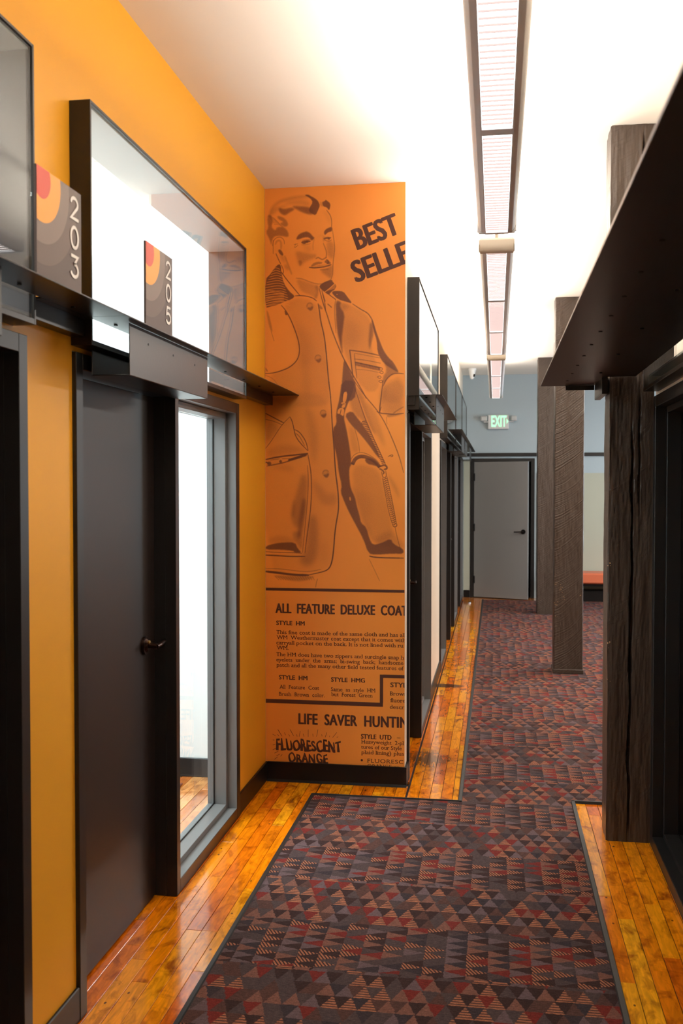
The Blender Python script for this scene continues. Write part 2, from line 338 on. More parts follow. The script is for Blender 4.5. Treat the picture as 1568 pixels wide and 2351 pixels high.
# ------------------------------------------------------------------ object helpers
ORG = {}
def link(o, parent=None):
    COL.objects.link(o)
    if parent is not None: o.parent = parent
    return o
def org(parent):
    return ORG.get(parent.name, Vector((0, 0, 0))) if parent is not None else Vector((0, 0, 0))
def tag(o, label=None, cat=None, group=None, kind=None):
    if label: o['label'] = label
    if cat: o['category'] = cat
    if group: o['group'] = group
    if kind: o['kind'] = kind
    return o
def thing(name, label, cat, loc=(0, 0, 0), group=None, kind=None):
    o = bpy.data.objects.new(name, None); COL.objects.link(o); o.location = loc
    o.empty_display_size = .1
    ORG[o.name] = Vector(loc)
    return tag(o, label, cat, group, kind)
class MB:
    def __init__(s): s.b = bmesh.new()
    def box(s, x0, x1, y0, y1, z0, z1, mi=0):
        v = [s.b.verts.new(p) for p in ((x0, y0, z0), (x1, y0, z0), (x1, y1, z0), (x0, y1, z0), (x0, y0, z1), (x1, y0, z1), (x1, y1, z1), (x0, y1, z1))]
        for f in ((3, 2, 1, 0), (4, 5, 6, 7), (0, 1, 5, 4), (1, 2, 6, 5), (2, 3, 7, 6), (3, 0, 4, 7)):
            s.b.faces.new([v[i] for i in f]).material_index = mi
        return s
    def cyl(s, p0, p1, r, n=16, r2=None):
        p0 = Vector(p0); p1 = Vector(p1); d = (p1-p0); L = d.length
        q = Vector((0, 0, 1)).rotation_difference(d.normalized()).to_matrix().to_4x4()
        bmesh.ops.create_cone(s.b, cap_ends=True, cap_tris=False, segments=n, radius1=r, radius2=r if r2 is None else r2, depth=L,
                              matrix=Matrix.Translation((p0+p1)/2) @ q)
        return s
    def prism(s, pts, a, bnd, axis='Y'):
        """closed outline extruded along an axis; pts are the other two coordinates"""
        def P(p, t):
            if axis == 'Y': return (p[0], t, p[1])
            if axis == 'X': return (t, p[0], p[1])
            return (p[0], p[1], t)
        A = [s.b.verts.new(P(p, a)) for p in pts]; B = [s.b.verts.new(P(p, bnd)) for p in pts]
        n = len(pts)
        s.b.faces.new(A); s.b.faces.new(B[::-1])
        for i in range(n): s.b.faces.new((A[i], B[i], B[(i+1) % n], A[(i+1) % n]))
        return s
    def tube(s, pts, r, n=10):
        for a, c in zip(pts[:-1], pts[1:]): s.cyl(a, c, r, n)
        for p in pts[1:-1]: bmesh.ops.create_uvsphere(s.b, u_segments=n, v_segments=6, radius=r, matrix=Matrix.Translation(p))
        return s
    def sphere(s, c, r, sc=(1, 1, 1), n=16):
        bmesh.ops.create_uvsphere(s.b, u_segments=n, v_segments=n//2, radius=r, matrix=Matrix.Translation(c) @ Matrix.Diagonal((*sc, 1)))
        return s
    def build(s, name, mat, parent=None, bevel=0, smooth=False, label=None, origin=None):
        if bevel: bmesh.ops.bevel(s.b, geom=list(s.b.edges), offset=bevel, segments=1, affect='EDGES', clamp_overlap=True)
        bmesh.ops.recalc_face_normals(s.b, faces=list(s.b.faces))
        if smooth:
            for f in s.b.faces: f.smooth = True
        og = org(parent)
        loc = Vector((0, 0, 0))
        if parent is None:
            mn = Vector((min(v.co.x for v in s.b.verts), min(v.co.y for v in s.b.verts), min(v.co.z for v in s.b.verts)))
            mxv = Vector((max(v.co.x for v in s.b.verts), max(v.co.y for v in s.b.verts), 0))
            loc = Vector(((mn.x+mxv.x)/2, (mn.y+mxv.y)/2, mn.z)); og = loc
        bmesh.ops.translate(s.b, verts=s.b.verts, vec=-og)
        me = bpy.data.meshes.new(name); s.b.to_mesh(me); s.b.free()
        for mt in (mat if isinstance(mat, (list, tuple)) else [mat]): me.materials.append(mt)
        if smooth: me.set_sharp_from_angle(angle=math.radians(35))
        o = bpy.data.objects.new(name, me); link(o, parent); o.location = loc
        ORG[o.name] = og.copy()
        if label: o['label'] = label
        return o
def bx(name, x0, x1, y0, y1, z0, z1, mat, parent=None, bevel=0, label=None):
    return MB().box(min(x0, x1), max(x0, x1), min(y0, y1), max(y0, y1), z0, z1).build(name, mat, parent, bevel, label=label)
def struct(o, label, cat):
    return tag(o, label, cat, kind='structure')

# ------------------------------------------------------------------ room shell
def wall_x(name, xa, xb, y0, y1, z0, z1, openings, mats, front, label, back_mat=0):
    """wall slab between planes xa (front) and xb, with openings (y0,y1,z0,z1)"""
    mb = MB(); ys = sorted({y0, y1, *[o[0] for o in openings], *[o[1] for o in openings]})
    for a, c in zip(ys[:-1], ys[1:]):
        cur = z0
        for o in sorted([o for o in openings if o[0] <= a+1e-6 and o[1] >= c-1e-6], key=lambda o: o[2]):
            if o[2] > cur+1e-6: mb.box(min(xa, xb), max(xa, xb), a, c, cur, o[2])
            cur = max(cur, o[3])
        if cur < z1-1e-6: mb.box(min(xa, xb), max(xa, xb), a, c, cur, z1)
    for f in mb.b.faces:
        f.normal_update()
        f.material_index = 0 if (abs(f.normal.x) > .9 and abs(f.calc_center_median().x-xa) < 1e-4) else 1
    # recalc would be ambiguous for touching boxes, so keep normals as made
    og = Vector(((xa+xb)/2, (y0+y1)/2, z0)); bmesh.ops.translate(mb.b, verts=mb.b.verts, vec=-og)
    me = bpy.data.meshes.new(name); mb.b.to_mesh(me); mb.b.free()
    for mt in mats: me.materials.append(mt)
    o = bpy.data.objects.new(name, me); link(o); o.location = og; ORG[o.name] = og
    return struct(o, label, 'wall')

FL = 1.926
SETS = [  # name idx, wall plane, side, frame y0, door first?
    (1, XW, 1, .598, False), (2, XW, 1, 2.839, True), (3, X2, 1, 5.50, True),
    (4, X2, 1, 8.735, False), (5, X2, 1, 10.69, True), (6, X2, 1, 12.65, True), (7, XR, -1, 2.745, True)]
def ops(w, s):
    out = []
    for i, pw, ps, y0, df in SETS:
        if pw == w and ps == s:
            out.append((y0, y0+FL, 0, 2.075)); out.append((y0+.004, y0+FL-.062, 2.098, 2.818))
    return out
wall_x('wall_left', XW, XW-.12, -2.6, YM, 0, HC, ops(XW, 1), [M['yellow'], M['officewhite']], 1, 'yellow corridor wall with two office entrances')
wall_x('wall_left_far', X2, X2-.12, 5.459, YF, 0, HC, ops(X2, 1), [M['cream'], M['white']], 1, 'cream corridor wall beyond the printed mural')
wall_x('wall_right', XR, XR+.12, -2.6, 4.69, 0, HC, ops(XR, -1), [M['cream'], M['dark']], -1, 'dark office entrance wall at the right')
struct(MB().box(-4.2, X2, YM+.001, 5.459, 0, HC).box(-4.2, XW-.125, YM, YM+.001, 0, HC, 1).build('wall_partition', [M['cream'], M['officewhite']]), 'partition end wall carrying the orange mural', 'wall')
struct(bx('wall_right_return', XR+.12, 4.0, 4.80, 4.92, 0, HC, M['cream']), 'end of the right hand office block', 'wall')
# far wall: blue grey above, pale green panel below the rail
struct(MB().box(-4.2, -.375, YF, YF+.12, 0, HC).box(.57, 4.0, YF, YF+.12, 0, HC).box(-.375, .57, YF, YF+.12, 2.08, HC).build('wall_back', M['blue']), 'blue grey far wall behind the exit sign', 'wall')
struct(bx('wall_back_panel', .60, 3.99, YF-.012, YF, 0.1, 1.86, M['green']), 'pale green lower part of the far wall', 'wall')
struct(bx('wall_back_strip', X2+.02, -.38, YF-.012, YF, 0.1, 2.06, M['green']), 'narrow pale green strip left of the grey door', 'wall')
struct(MB().box(X2, 3.99, YF-.03, YF, 2.108, 2.158).build('trim_1', M['frame'], bevel=.003), 'thin black rail across the blue grey far wall', 'rail')
struct(bx('wall_rear', -4.2, 4.0, -2.72, -2.6, 0, HC, M['cream']), 'wall behind the viewer', 'wall')
struct(bx('wall_office_outer', -4.32, -4.2, -2.72, YF+.12, 0, HC, M['officewhite']), 'outer wall of the offices', 'wall')
struct(bx('wall_office_divider', -4.2, XW-.12, 2.60, 2.72, 0, HC, M['officewhite']), 'white wall between the two near offices', 'wall')
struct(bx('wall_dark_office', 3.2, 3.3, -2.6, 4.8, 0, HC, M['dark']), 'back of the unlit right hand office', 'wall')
for n_, y_ in enumerate((8.05, 10.655, 12.61)):
    struct(bx('wall_office_divider_%d' % (n_+2), -4.2, X2-.12, y_, y_+.03, 0, HC, M['white']), 'white wall between far offices', 'wall')
# lounge wall with a window at the right
mb = MB().box(4.0, 4.12, -2.72, 11.2, 0, HC).box(4.0, 4.12, 13.4, YF+.12, 0, HC).box(4.0, 4.12, 11.2, 13.4, 0, .7).box(4.0, 4.12, 11.2, 13.4, 2.7, HC)
struct(mb.build('wall_lounge', M['cream']), 'lounge wall with the window that lights the far carpet', 'wall')
w9 = thing('window_8', 'lounge window far right letting in daylight', 'window', (4.0, 12.3, .7), kind='structure')
MB().box(3.98, 4.1, 11.2, 11.26, .7, 2.7).box(3.98, 4.1, 13.34, 13.4, .7, 2.7).box(3.98, 4.1, 11.26, 13.34, .7, .76).box(3.98, 4.1, 11.26, 13.34, 2.64, 2.7).box(4.0, 4.06, 12.27, 12.33, .76, 2.64).build('window_frame', M['frame'], w9)
bx('pane', 4.03, 4.036, 11.26, 13.34, .76, 2.64, M['glass'], w9)
struct(bx('ceiling', -4.32, 4.12, -2.72, YF+.12, HC, HC+.1, M['ceil']), 'smooth white ceiling', 'ceiling')

# baseboards
def base(name, x0, x1, y0, y1, label, mat=None, h=.108):
    struct(MB().box(min(x0, x1), max(x0, x1), min(y0, y1), max(y0, y1), 0.001, h).build(name, mat or M['black'], bevel=.003), label, 'baseboard')
base('baseboard_left', XW, XW+.012, 2.839-.306, 2.839, 'black baseboard between the doorways of rooms 203 and 205')
base('baseboard_left_far', XW, XW+.012, 4.768, YM-.002, 'black baseboard between the sidelight and the mural')
bmr = MB().box(XW+.013, X2+.012, YM-.016, YM-.002, .001, .108).box(X2, X2+.012, YM-.002, 5.498, .001, .108)
bmr.prism([(YM-.030, .001), (YM-.016, .001), (YM-.016, .012)], XW+.013, X2+.012, 'X')
struct(bmr.build('baseboard_mural', M['black']), 'black rubber baseboard under the orange mural', 'baseboard')
base('baseboard_cream', X2, X2+.012, 5.50+FL+.002, 8.733, 'baseboard of the cream wall between far doorways')
base('baseboard_far', X2+.02, -.382, YF-.026, YF-.012, 'short black baseboard left of the grey door')
base('baseboard_back', .62, 3.99, YF-.026, YF-.012, 'black baseboard behind the salmon bench')
base('baseboard_office', -4.19, XW-.13, YM-.014, YM, 'dark baseboard inside office 205', M['frame'])

# ------------------------------------------------------------------ floor, planks, carpet
floor = struct(bx('floor', -4.32, 4.12, -2.72, YF+.12, -.12, -.016, M['gap']), 'maple strip floor with worn orange varnish', 'floor')
fo = org(floor)
def plank_mesh(L, W=.0578, mat='plank'):
    b = bmesh.new(); h = .015
    bmesh.ops.create_cube(b, size=1)
    bmesh.ops.scale(b, vec=(W, L, h), verts=b.verts)
    top = [e for e in b.edges if all(v.co.z > 0 for v in e.verts)]
    bmesh.ops.bevel(b, geom=top, offset=.0006, segments=1, affect='EDGES')
    bmesh.ops.translate(b, verts=b.verts, vec=(0, L/2, -h/2))
    me = bpy.data.meshes.new('plank'); b.to_mesh(me); b.free(); me.materials.append(M[mat]); return me
PM = {}
def plank(x, y0, y1, mat='plank', W=.0578):
    k = (round(y1-y0, 3), mat, round(W, 4))
    if k not in PM: PM[k] = plank_mesh(y1-y0-.0016, W, mat)
    o = bpy.data.objects.new('plank', PM[k]); link(o, floor)
    o.location = Vector((x, y0, random.uniform(-.0008, .0002)))-fo
    return o
PITCHW = .0602; NPL = [0]
def field(x0, x1, y0, y1, lens, mat='plank', y0f=None):
    x = x0
    while x < x1-.012:
        w = min(.0578, x1-x-.0014)
        ya = y0f(x) if y0f else y0
        y = ya; first = True
        while y < y1-1e-4:
            L = random.choice(lens)
            if first: L = L*random.choice((.35, .6, .8, 1)); first = False
            L = round(L/.05)*.05
            L = max(L, .15)
            if y+L > y1-.12: L = y1-y
            plank(x+w/2+.0007, y, y+L, mat, w); NPL[0] += 1
            y += L
        x += PITCHW
# left strip beside the yellow wall (runs into the doorways)
field(XW-.10, -.955, .8, YM-.001, (.5, .7, .9, 1.15))
field(-.955+.002, X2+.03, 5.10, YM-.001, (.3,))
field(X2+.03, -.165, 5.10, 14.45, (.3, .45, .6, .8))
field(.41, XR+.02, 1.0, 5.22, (.45, .7, .95, 1.2))
field(-2.55, XW-.16, 4.0, YM-.001, (.5, .8, 1.1), 'plank2')
field(X2-.10, X2+.03, 5.46, 14.5, (.6, .9))
# the rest of the strip floor, too hidden to pick apart
mbs = MB()
def strips(x0, x1, y0, y1):
    x = x0
    while x < x1:
        mbs.box(x, min(x+.0588, x1), y0, y1, -.0155, -.0012); x += PITCHW
strips(-4.19, -2.56, -2.6, YM); strips(-2.55, XW-.16, -2.6, 3.998); strips(-4.19, X2-.11, 5.46, YF); strips(XR+.04, 3.19, -2.6, 4.79)
strips(XW-.15, XW+.3, -2.6, .798); strips(.41, XR+.03, -2.6, .998); strips(X2-.1, .62, 14.452, YF+.1)
tag(mbs.build('floorboards', M['plank2'], floor), 'floorboards inside the rooms', kind='stuff')

carpet = thing('carpet', 'patterned carpet runner with small triangles in plum, slate, salmon and red', 'carpet', (0, 5, 0))
cb = bmesh.new()
outl = [(-.958, -2.55), (.400, -2.55), (.400, 5.235), (3.98, 5.235), (3.98, 14.44), (-.172, 14.44), (-.172, 5.135), (-.958, 5.135)]
def tri_prism(mb_, pts, z0, z1): mb_.prism(pts, z0, z1, 'Z')
c = MB(); tri_prism(c, outl, -.0012, .0065); c.build('carpet_pile', M['carpet'], carpet)
t = MB()
def strip(xa, ya, xb, yb, w=.0125, h=.013):
    if abs(xa-xb) < 1e-6: t.prism([(xa-w/2, 0.0), (xa+w/2, 0.0), (xa+w*.3, h), (xa-w*.3, h)], min(ya, yb), max(ya, yb), 'Y')
    else: t.prism([(ya-w/2, 0.0), (ya+w/2, 0.0), (ya+w*.3, h), (ya-w*.3, h)], min(xa, xb), max(xa, xb), 'X')
strip(-.964, -2.55, -.964, 5.141, .024); t.build('edge_trim', M['trimc'], carpet); t = MB()
strip(-.964, 5.141, -.178, 5.141, .010); t.build('edge_trim', M['trimc'], carpet); t = MB()
strip(-.178, 5.135, -.178, 14.44, .026); t.build('edge_trim', M['trimc'], carpet); t = MB()
strip(.407, -2.55, .407, 5.235, .027); t.build('edge_trim', M['trimc'], carpet); t = MB()
strip(.40, 5.23, .74, 5.23, .020); t.build('edge_trim', M['trimc'], carpet)

# ------------------------------------------------------------------ office entrances (frame, leaf, sidelight) and transom boxes
LBL = {1: ('black door frame at the left edge of the corridor, under sign 203',), 2: ('dark brown office door with lever handle and tall sidelight, room 205',),
       3: ('dark doorway and sidelight just past the mural',), 4: ('narrow dark sidelight and doorway after the cream pillar',),
       5: ('dark doorway second after the cream pillar',), 6: ('last dark doorway before the grey far door',), 7: ('charcoal framed sidelight and door right of the near timber post',)}
def entrance(i, w, s, y0, df):
    X = lambda o: w+s*o
    d = thing('door_%d' % i, LBL[i][0], 'door', (w, y0+FL/2, 0), kind='structure')
    y1 = y0+FL
    if df: dj0, dj1 = y0+.049, y0+.935; sj0, sj1 = y0+.978, y0+1.866; a0, a1 = y0, y1
    else: sj0, sj1 = y0+.06, y0+.948; dj0, dj1 = y0+.991, y0+1.877
    of, ob = .014, -.13
    def mem(ya, yb, za, zb, oa=of, o2=ob, name='frame_jamb', lab=None):
        return bx(name, X(oa), X(o2), ya, yb, za, zb, M['frame'], d, bevel=.0015, label=lab)
    lo, hi = min(dj0, sj0), max(dj1, sj1)
    mem(y0, lo, .001, 2.072); mem(hi, y1, .001, 2.072)
    mu0, mu1 = (dj1, sj0) if df else (sj1, dj0)
    mem(mu0, mu1, .001, 2.020, name='mullion')
    mem(lo, hi, 2.022, 2.072, name='frame_head')
    # sidelight: sill, stops, glass
    sill = mem(sj0, sj1, .001, .056, name='sill')
    st = .027
    so = -.034
    MB().box(min(X(so), X(ob)), max(X(so), X(ob)), sj0, sj0+st, .056, 2.02).box(min(X(so), X(ob)), max(X(so), X(ob)), sj1-st, sj1, .056, 2.02)\
        .box(min(X(so), X(ob)), max(X(so), X(ob)), sj0+st, sj1-st, .056, .056+st).box(min(X(so), X(ob)), max(X(so), X(ob)), sj0+st, sj1-st, 2.02-st, 2.02)\
        .build('glazing_stop', M['frame'] if i == 7 else M['stopgrey'], d, bevel=.0015)
    lx_ = sorted((X(-.0335), X(.0125)))
    MB().box(*lx_, sj0, sj0+.0012, .0575, 2.0205).box(*lx_, sj1-.0012, sj1, .0575, 2.0205).box(*lx_, sj0, sj1, .0562, .0575).box(*lx_, sj0, sj1, 2.0205, 2.0218).build('frame_liner', M['frame'] if i == 7 else M['stopgrey'], d)
    bx('pane', X(-.098), X(-.104), sj0+st+.002, sj1-st-.002, .056+st+.001, 2.02-st-.001, M['glass'], d)
    # gasket lines
    MB().box(min(X(-.094), X(-.098)), max(X(-.094), X(-.098)), sj0+st, sj0+st+.006, .084, 1.99).box(min(X(-.094), X(-.098)), max(X(-.094), X(-.098)), sj1-st-.006, sj1-st, .084, 1.99)\
        .box(min(X(-.094), X(-.098)), max(X(-.094), X(-.098)), sj0+st, sj1-st, .084, .089).build('gasket', M['black'], d)
    # door leaf
    lf = bx('door_leaf', X(-.075), X(-.119), dj0+.003, dj1-.003, .008, 2.018, M['leaf'], d, bevel=.002)
    # door stop bead in the jamb
    MB().box(min(X(-.030), X(-.044)), max(X(-.030), X(-.044)), dj1-.003, dj1, .003, 2.02).box(min(X(-.030), X(-.044)), max(X(-.030), X(-.044)), dj0, dj0+.003, .003, 2.02).build('jamb_bead', M['frame'], d)
    hy = dj1-.125 if df else dj0+.125
    hs = 1 if df else -1
    hb = MB(); hb.cyl((X(-.075), hy, 1.04), (X(-.063), hy, 1.04), .036, 28); hb.cyl((X(-.063), hy, 1.04), (X(-.055), hy, 1.04), .028, 24, .020)
    rz = hb.build('handle_rosette', M['bronze'], lf, smooth=True)
    hb = MB(); hb.cyl((X(-.056), hy, 1.04), (X(-.022), hy, 1.037), .011, 14)
    hb.tube([Vector((X(-.022), hy-.004*hs, 1.037)), Vector((X(-.020), hy+.03*hs, 1.039)), Vector((X(-.024), hy+.075*hs, 1.041)), Vector((X(-.030), hy+.105*hs, 1.040))], .0085, 12)
    hb.build('handle_lever', M['bronze'], lf, smooth=True)
    MB().cyl((X(-.055), hy-.001, 1.052), (X(-.050), hy-.001, 1.052), .008, 14).build('keyhole', M['brass'], lf)
    for hz in (.25, 1.1, 1.83):
        yy = dj0+.004 if df else dj1-.004
        MB().cyl((X(-.072), yy, hz-.05), (X(-.072), yy, hz+.05), .006, 10).build('hinge', M['bronze'], lf)
    # transom box
    ty0, ty1 = y0-.008, y0+1.869
    wn = thing('window_%d' % i, {1: 'cloudy black framed transom box behind sign 203', 2: 'large white lit transom box behind sign 205', 3: 'tall transom box just past the mural', 4: 'transom box after the cream pillar', 5: 'second transom box after the cream pillar', 6: 'last transom box by the far wall', 7: 'transom box above the right hand entrance'}[i], 'window', (w, (ty0+ty1)/2, 2.09), kind='structure')
    of2 = .068; tk = .009
    def pl(ya, yb, za, zb, nm='casing_side'): bx(nm, X(0.0005), X(of2), ya, yb, za, zb, M['steel'], wn, bevel=.001)
    pl(ty0, ty0+tk, 2.09, 2.828); pl(ty1-tk, ty1, 2.09, 2.828)
    pl(ty0+tk, ty1-tk, 2.819, 2.828, 'casing_top'); pl(ty0+tk, ty1-tk, 2.09, 2.106, 'casing_bottom')
    bx('pane', X(of2-.010), X(of2-.004), ty0+tk+.001, ty1-tk-.001, 2.107, 2.818, M['glass'], wn)
    # reveal behind the glass: grey head, darker taupe sides
    b = MB()
    xa, xb = sorted((X(of2-.012), X(-.12)))
    dk = i == 7
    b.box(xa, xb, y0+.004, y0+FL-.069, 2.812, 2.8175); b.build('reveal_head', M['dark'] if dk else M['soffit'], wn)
    MB().box(xa, xb, y0+FL-.073, y0+FL-.069, 2.107, 2.812).box(xa, xb, y0+.004, y0+.008, 2.107, 2.812).build('reveal_side', M['dark'] if dk else M['reveal'], wn)
    return d, wn
for a in SETS: entrance(*a)

# ------------------------------------------------------------------ canopies
def canopy(label, w, s, ya, yb, reach, gaps, joints, covers, group=None, inner=.071, wallgaps=()):
    """thin folded steel shelf running along the wall in front of the transom boxes"""
    X = lambda o: w+s*o
    t_ = thing('canopy', label, 'canopy', (X(reach/2), (ya+yb)/2, ZC), group)
    ys = [ya, *joints, yb]
    for a, c in zip(ys[:-1], ys[1:]):
        bx('shelf_plate', X(inner), X(reach), a+.0008, c-.0008, ZC, ZC+.004, M['steel'], t_, bevel=.0006)
    for a, c in wallgaps:
        bx('shelf_infill', X(.001), X(inner-.001), a, c, ZC, ZC+.004, M['steel'], t_)
        MB().box(*sorted((X(.001), X(.045))), a, c, ZC-.052, ZC-.046).box(*sorted((X(.001), X(.007))), a, c, ZC-.046, ZC-.0005).box(*sorted((X(.040), X(.045))), a, c, ZC-.046, ZC-.0005).build('ledger_angle', M['steel'], t_)
    for y in np.arange(ya+.12, yb-.05, .315):
        MB().cyl((X(inner+.03), y, ZC-.0035), (X(inner+.03), y, ZC-.0002), .006, 10).build('screw', M['screw'], t_)
    for a, c in covers:
        m_ = MB().box(*sorted((X(.157), X(.160))), a, c, 2.005, ZC-.001).box(*sorted((X(.035), X(.157))), a, c, 2.005, 2.008)
        m_.box(*sorted((X(.035), X(.038))), a, c, 2.008, 2.085)
        cv = m_.build('cover_box', M['steel'], t_, bevel=.0012)
        for q in (.2, .5, .8):
            MB().cyl((X(.160), a+(c-a)*q, 2.125-.01*q), (X(.1612), a+(c-a)*q, 2.125-.01*q), .004, 8).build('screw', M['screw'], cv)
    return t_
canopy('long black steel canopy along the yellow wall carrying signs 203 and 205', XW, 1, .3, YM-.003, .196, None, [2.79, 3.70], [(1.25, 2.11), (2.905, 3.735)],
       wallgaps=[(2.495, 2.828), (4.711, YM-.004)])
canopy('short black steel canopy just past the mural', X2, 1, 5.47, 7.56, .197, None, [], [(5.54, 6.37)], wallgaps=[(5.472, 5.490), (7.37, 7.56)])
canopy('long black steel canopy near the far end of the cream wall', X2, 1, 8.8, 14.6, .197, None, [10.67, 12.63], [(9.70, 10.55), (10.78, 11.6), (12.74, 13.56)])
# right hand canopy, deeper, notched around the timber post
cr = thing('canopy', 'broad black steel canopy at the upper right, ending at the timber post', 'canopy', (.45, 3, ZC))
tk = .004
bx('shelf_plate', .222, .362, .2, 5.055, ZC-.002, ZC-.0005, M['steel'], cr, bevel=.0006)
MB().box(.3578, .634, .2, 4.683, ZC, ZC+tk).box(.3578, .512, 4.683, 5.055, ZC, ZC+tk).build('shelf_plate', M['steel'], cr)
bx('folded_lip', .345, .485, 5.050, 5.055, ZC-.024, ZC-.0005, M['steel'], cr)
bx('folded_edge', .2215, .2225, .2, 5.055, ZC-.001, ZC+.006, M['bronze'], cr)
for y in np.arange(1.2, 5.0, .30):
    MB().cyl((.335, y, ZC-.004), (.335, y, ZC-.0002), .0065, 10).build('screw', M['screw'], cr)
for y in np.arange(1.4, 5.0, .62):
    MB().cyl((.46, y, ZC-.004), (.46, y, ZC-.0002), .0065, 10).build('screw', M['screw'], cr)
MB().box(.486, .5135, 4.70, 4.706, ZC-.076, ZC-.0005).box(.486, .5135, 4.706, 5.045, ZC-.076, ZC-.070).box(.5085, .5135, 4.706, 5.045, ZC-.07, ZC-.0005).box(.486, .491, 4.706, 5.045, ZC-.07, ZC-.0005).build('post_bracket', M['steel'], cr, bevel=.0008)

# ------------------------------------------------------------------ room number signs
def ring_sector(mb, X, yc, zc, r, ylo, yhi, zlo, zhi, n=40):
    """disc of radius r around (yc,zc) clipped to the panel (upper left corner disc)"""
    pts = []
    for k in range(n+1):
        a = -math.pi*.75+(math.pi*1.5)*k/n
    b = bmesh.new()
    vs_ = [b.verts.new((0, yc+r*math.cos(2*math.pi*k/64), zc+r*math.sin(2*math.pi*k/64))) for k in range(64)]
    b.faces.new(vs_)
    for co, no in (((0, ylo, 0), (0, -1, 0)), ((0, yhi, 0), (0, 1, 0)), ((0, 0, zlo), (0, 0, -1)), ((0, 0, zhi), (0, 0, 1))):
        bmesh.ops.bisect_plane(b, geom=list(b.verts)+list(b.edges)+list(b.faces), plane_co=co, plane_no=no, clear_outer=True)
    bmesh.ops.translate(b, verts=b.verts, vec=(X, 0, 0))
    return b
def arc(cx, cy, rx, ry, a0, a1, n=14):
    return [(cx+rx*math.cos(math.radians(a0+(a1-a0)*k/n)), cy+ry*math.sin(math.radians(a0+(a1-a0)*k/n))) for k in range(n+1)]
DIG = {'2': [arc(.3, .72, .24, .25, 165, -35)+[(.06, .05), (.56, .05)]],
       '0': [arc(.3, .5, .26, .46, 0, 360, 28)],
       '3': [[(.08, .95), (.52, .95), (.28, .60)]+arc(.28, .32, .26, .28, 90, -150)],
       '5': [[(.50, .95), (.14, .95), (.09, .55)]+arc(.29, .33, .26, .28, 120, -145)]}
def sign(num, y0, label):
    W = .257; z0 = ZC+.004; H = .262; X = XW+.196-.006
    s_ = thing('room_sign', label, 'sign', (X, y0+W/2, z0), 'room number signs on the yellow wall canopy')
    bx('sign_panel', X-.006, X, y0, y0+W, z0, z0+H, M['signbg'], s_)
    yc, zc = y0+.025, z0+H-.025
    for k, (r, mt) in enumerate(((.208, 'sign2'), (.157, 'sign1'), (.107, 'signo'), (.050, 'signr'))):
        b = ring_sector(None, X+.0004+.0003*k, yc, zc, r, y0, y0+W, z0, z0+H)
        m_ = MB(); m_.b.free(); m_.b = b
        if mt == 'sign2': pass
        m_.build('printed_arc', M[mt], s_)
    for k, ch in enumerate(num):
        g = MB(); hgt = .058; R_ = .0045
        yb = y0+W-.070; zb = z0+H-.020-hgt-k*.075
        for path in DIG[ch]:
            pts = [Vector((yb+p[0]*.084, zb+p[1]*hgt)) for p in path]; closed = ch == '0'
            if closed: pts = pts[:-1]
            n_ = len(pts); L_, R2 = [], []
            for q in range(n_):
                a_ = pts[(q-1) % n_] if (closed or q > 0) else pts[q]; b_ = pts[(q+1) % n_] if (closed or q < n_-1) else pts[q]
                d1 = (pts[q]-a_); d2 = (b_-pts[q])
                d1 = d1.normalized() if d1.length > 1e-9 else d2.normalized(); d2 = d2.normalized() if d2.length > 1e-9 else d1
                t2 = (d1+d2).normalized(); m2 = 1/max(.45, t2.dot(d1)); nn = Vector((-t2.y, t2.x))*R_*m2
                L_.append(g.b.verts.new((X+.0018, *(pts[q]+nn)))); R2.append(g.b.verts.new((X+.0018, *(pts[q]-nn))))
            for q in range(n_ if closed else n_-1):
                q2 = (q+1) % n_; g.b.faces.new((L_[q], L_[q2], R2[q2], R2[q]))
            if not closed:
                for e_, dd in ((0, pts[0]-pts[1]), (n_-1, pts[-1]-pts[-2])):
                    an = math.atan2(dd.y, dd.x)
                    g.b.faces.new([g.b.verts.new((X+.0018, pts[e_].x+R_*math.cos(an-math.pi/2+math.pi*w_/8), pts[e_].y+R_*math.sin(an-math.pi/2+math.pi*w_/8))) for w_ in range(9)])
        g.build('digit', M['signw'], s_)
sign('203', 2.224, 'square room sign 203 on the canopy, nearest to the viewer')
sign('205', 2.966, 'square room sign 205 on the canopy, in front of the white transom')

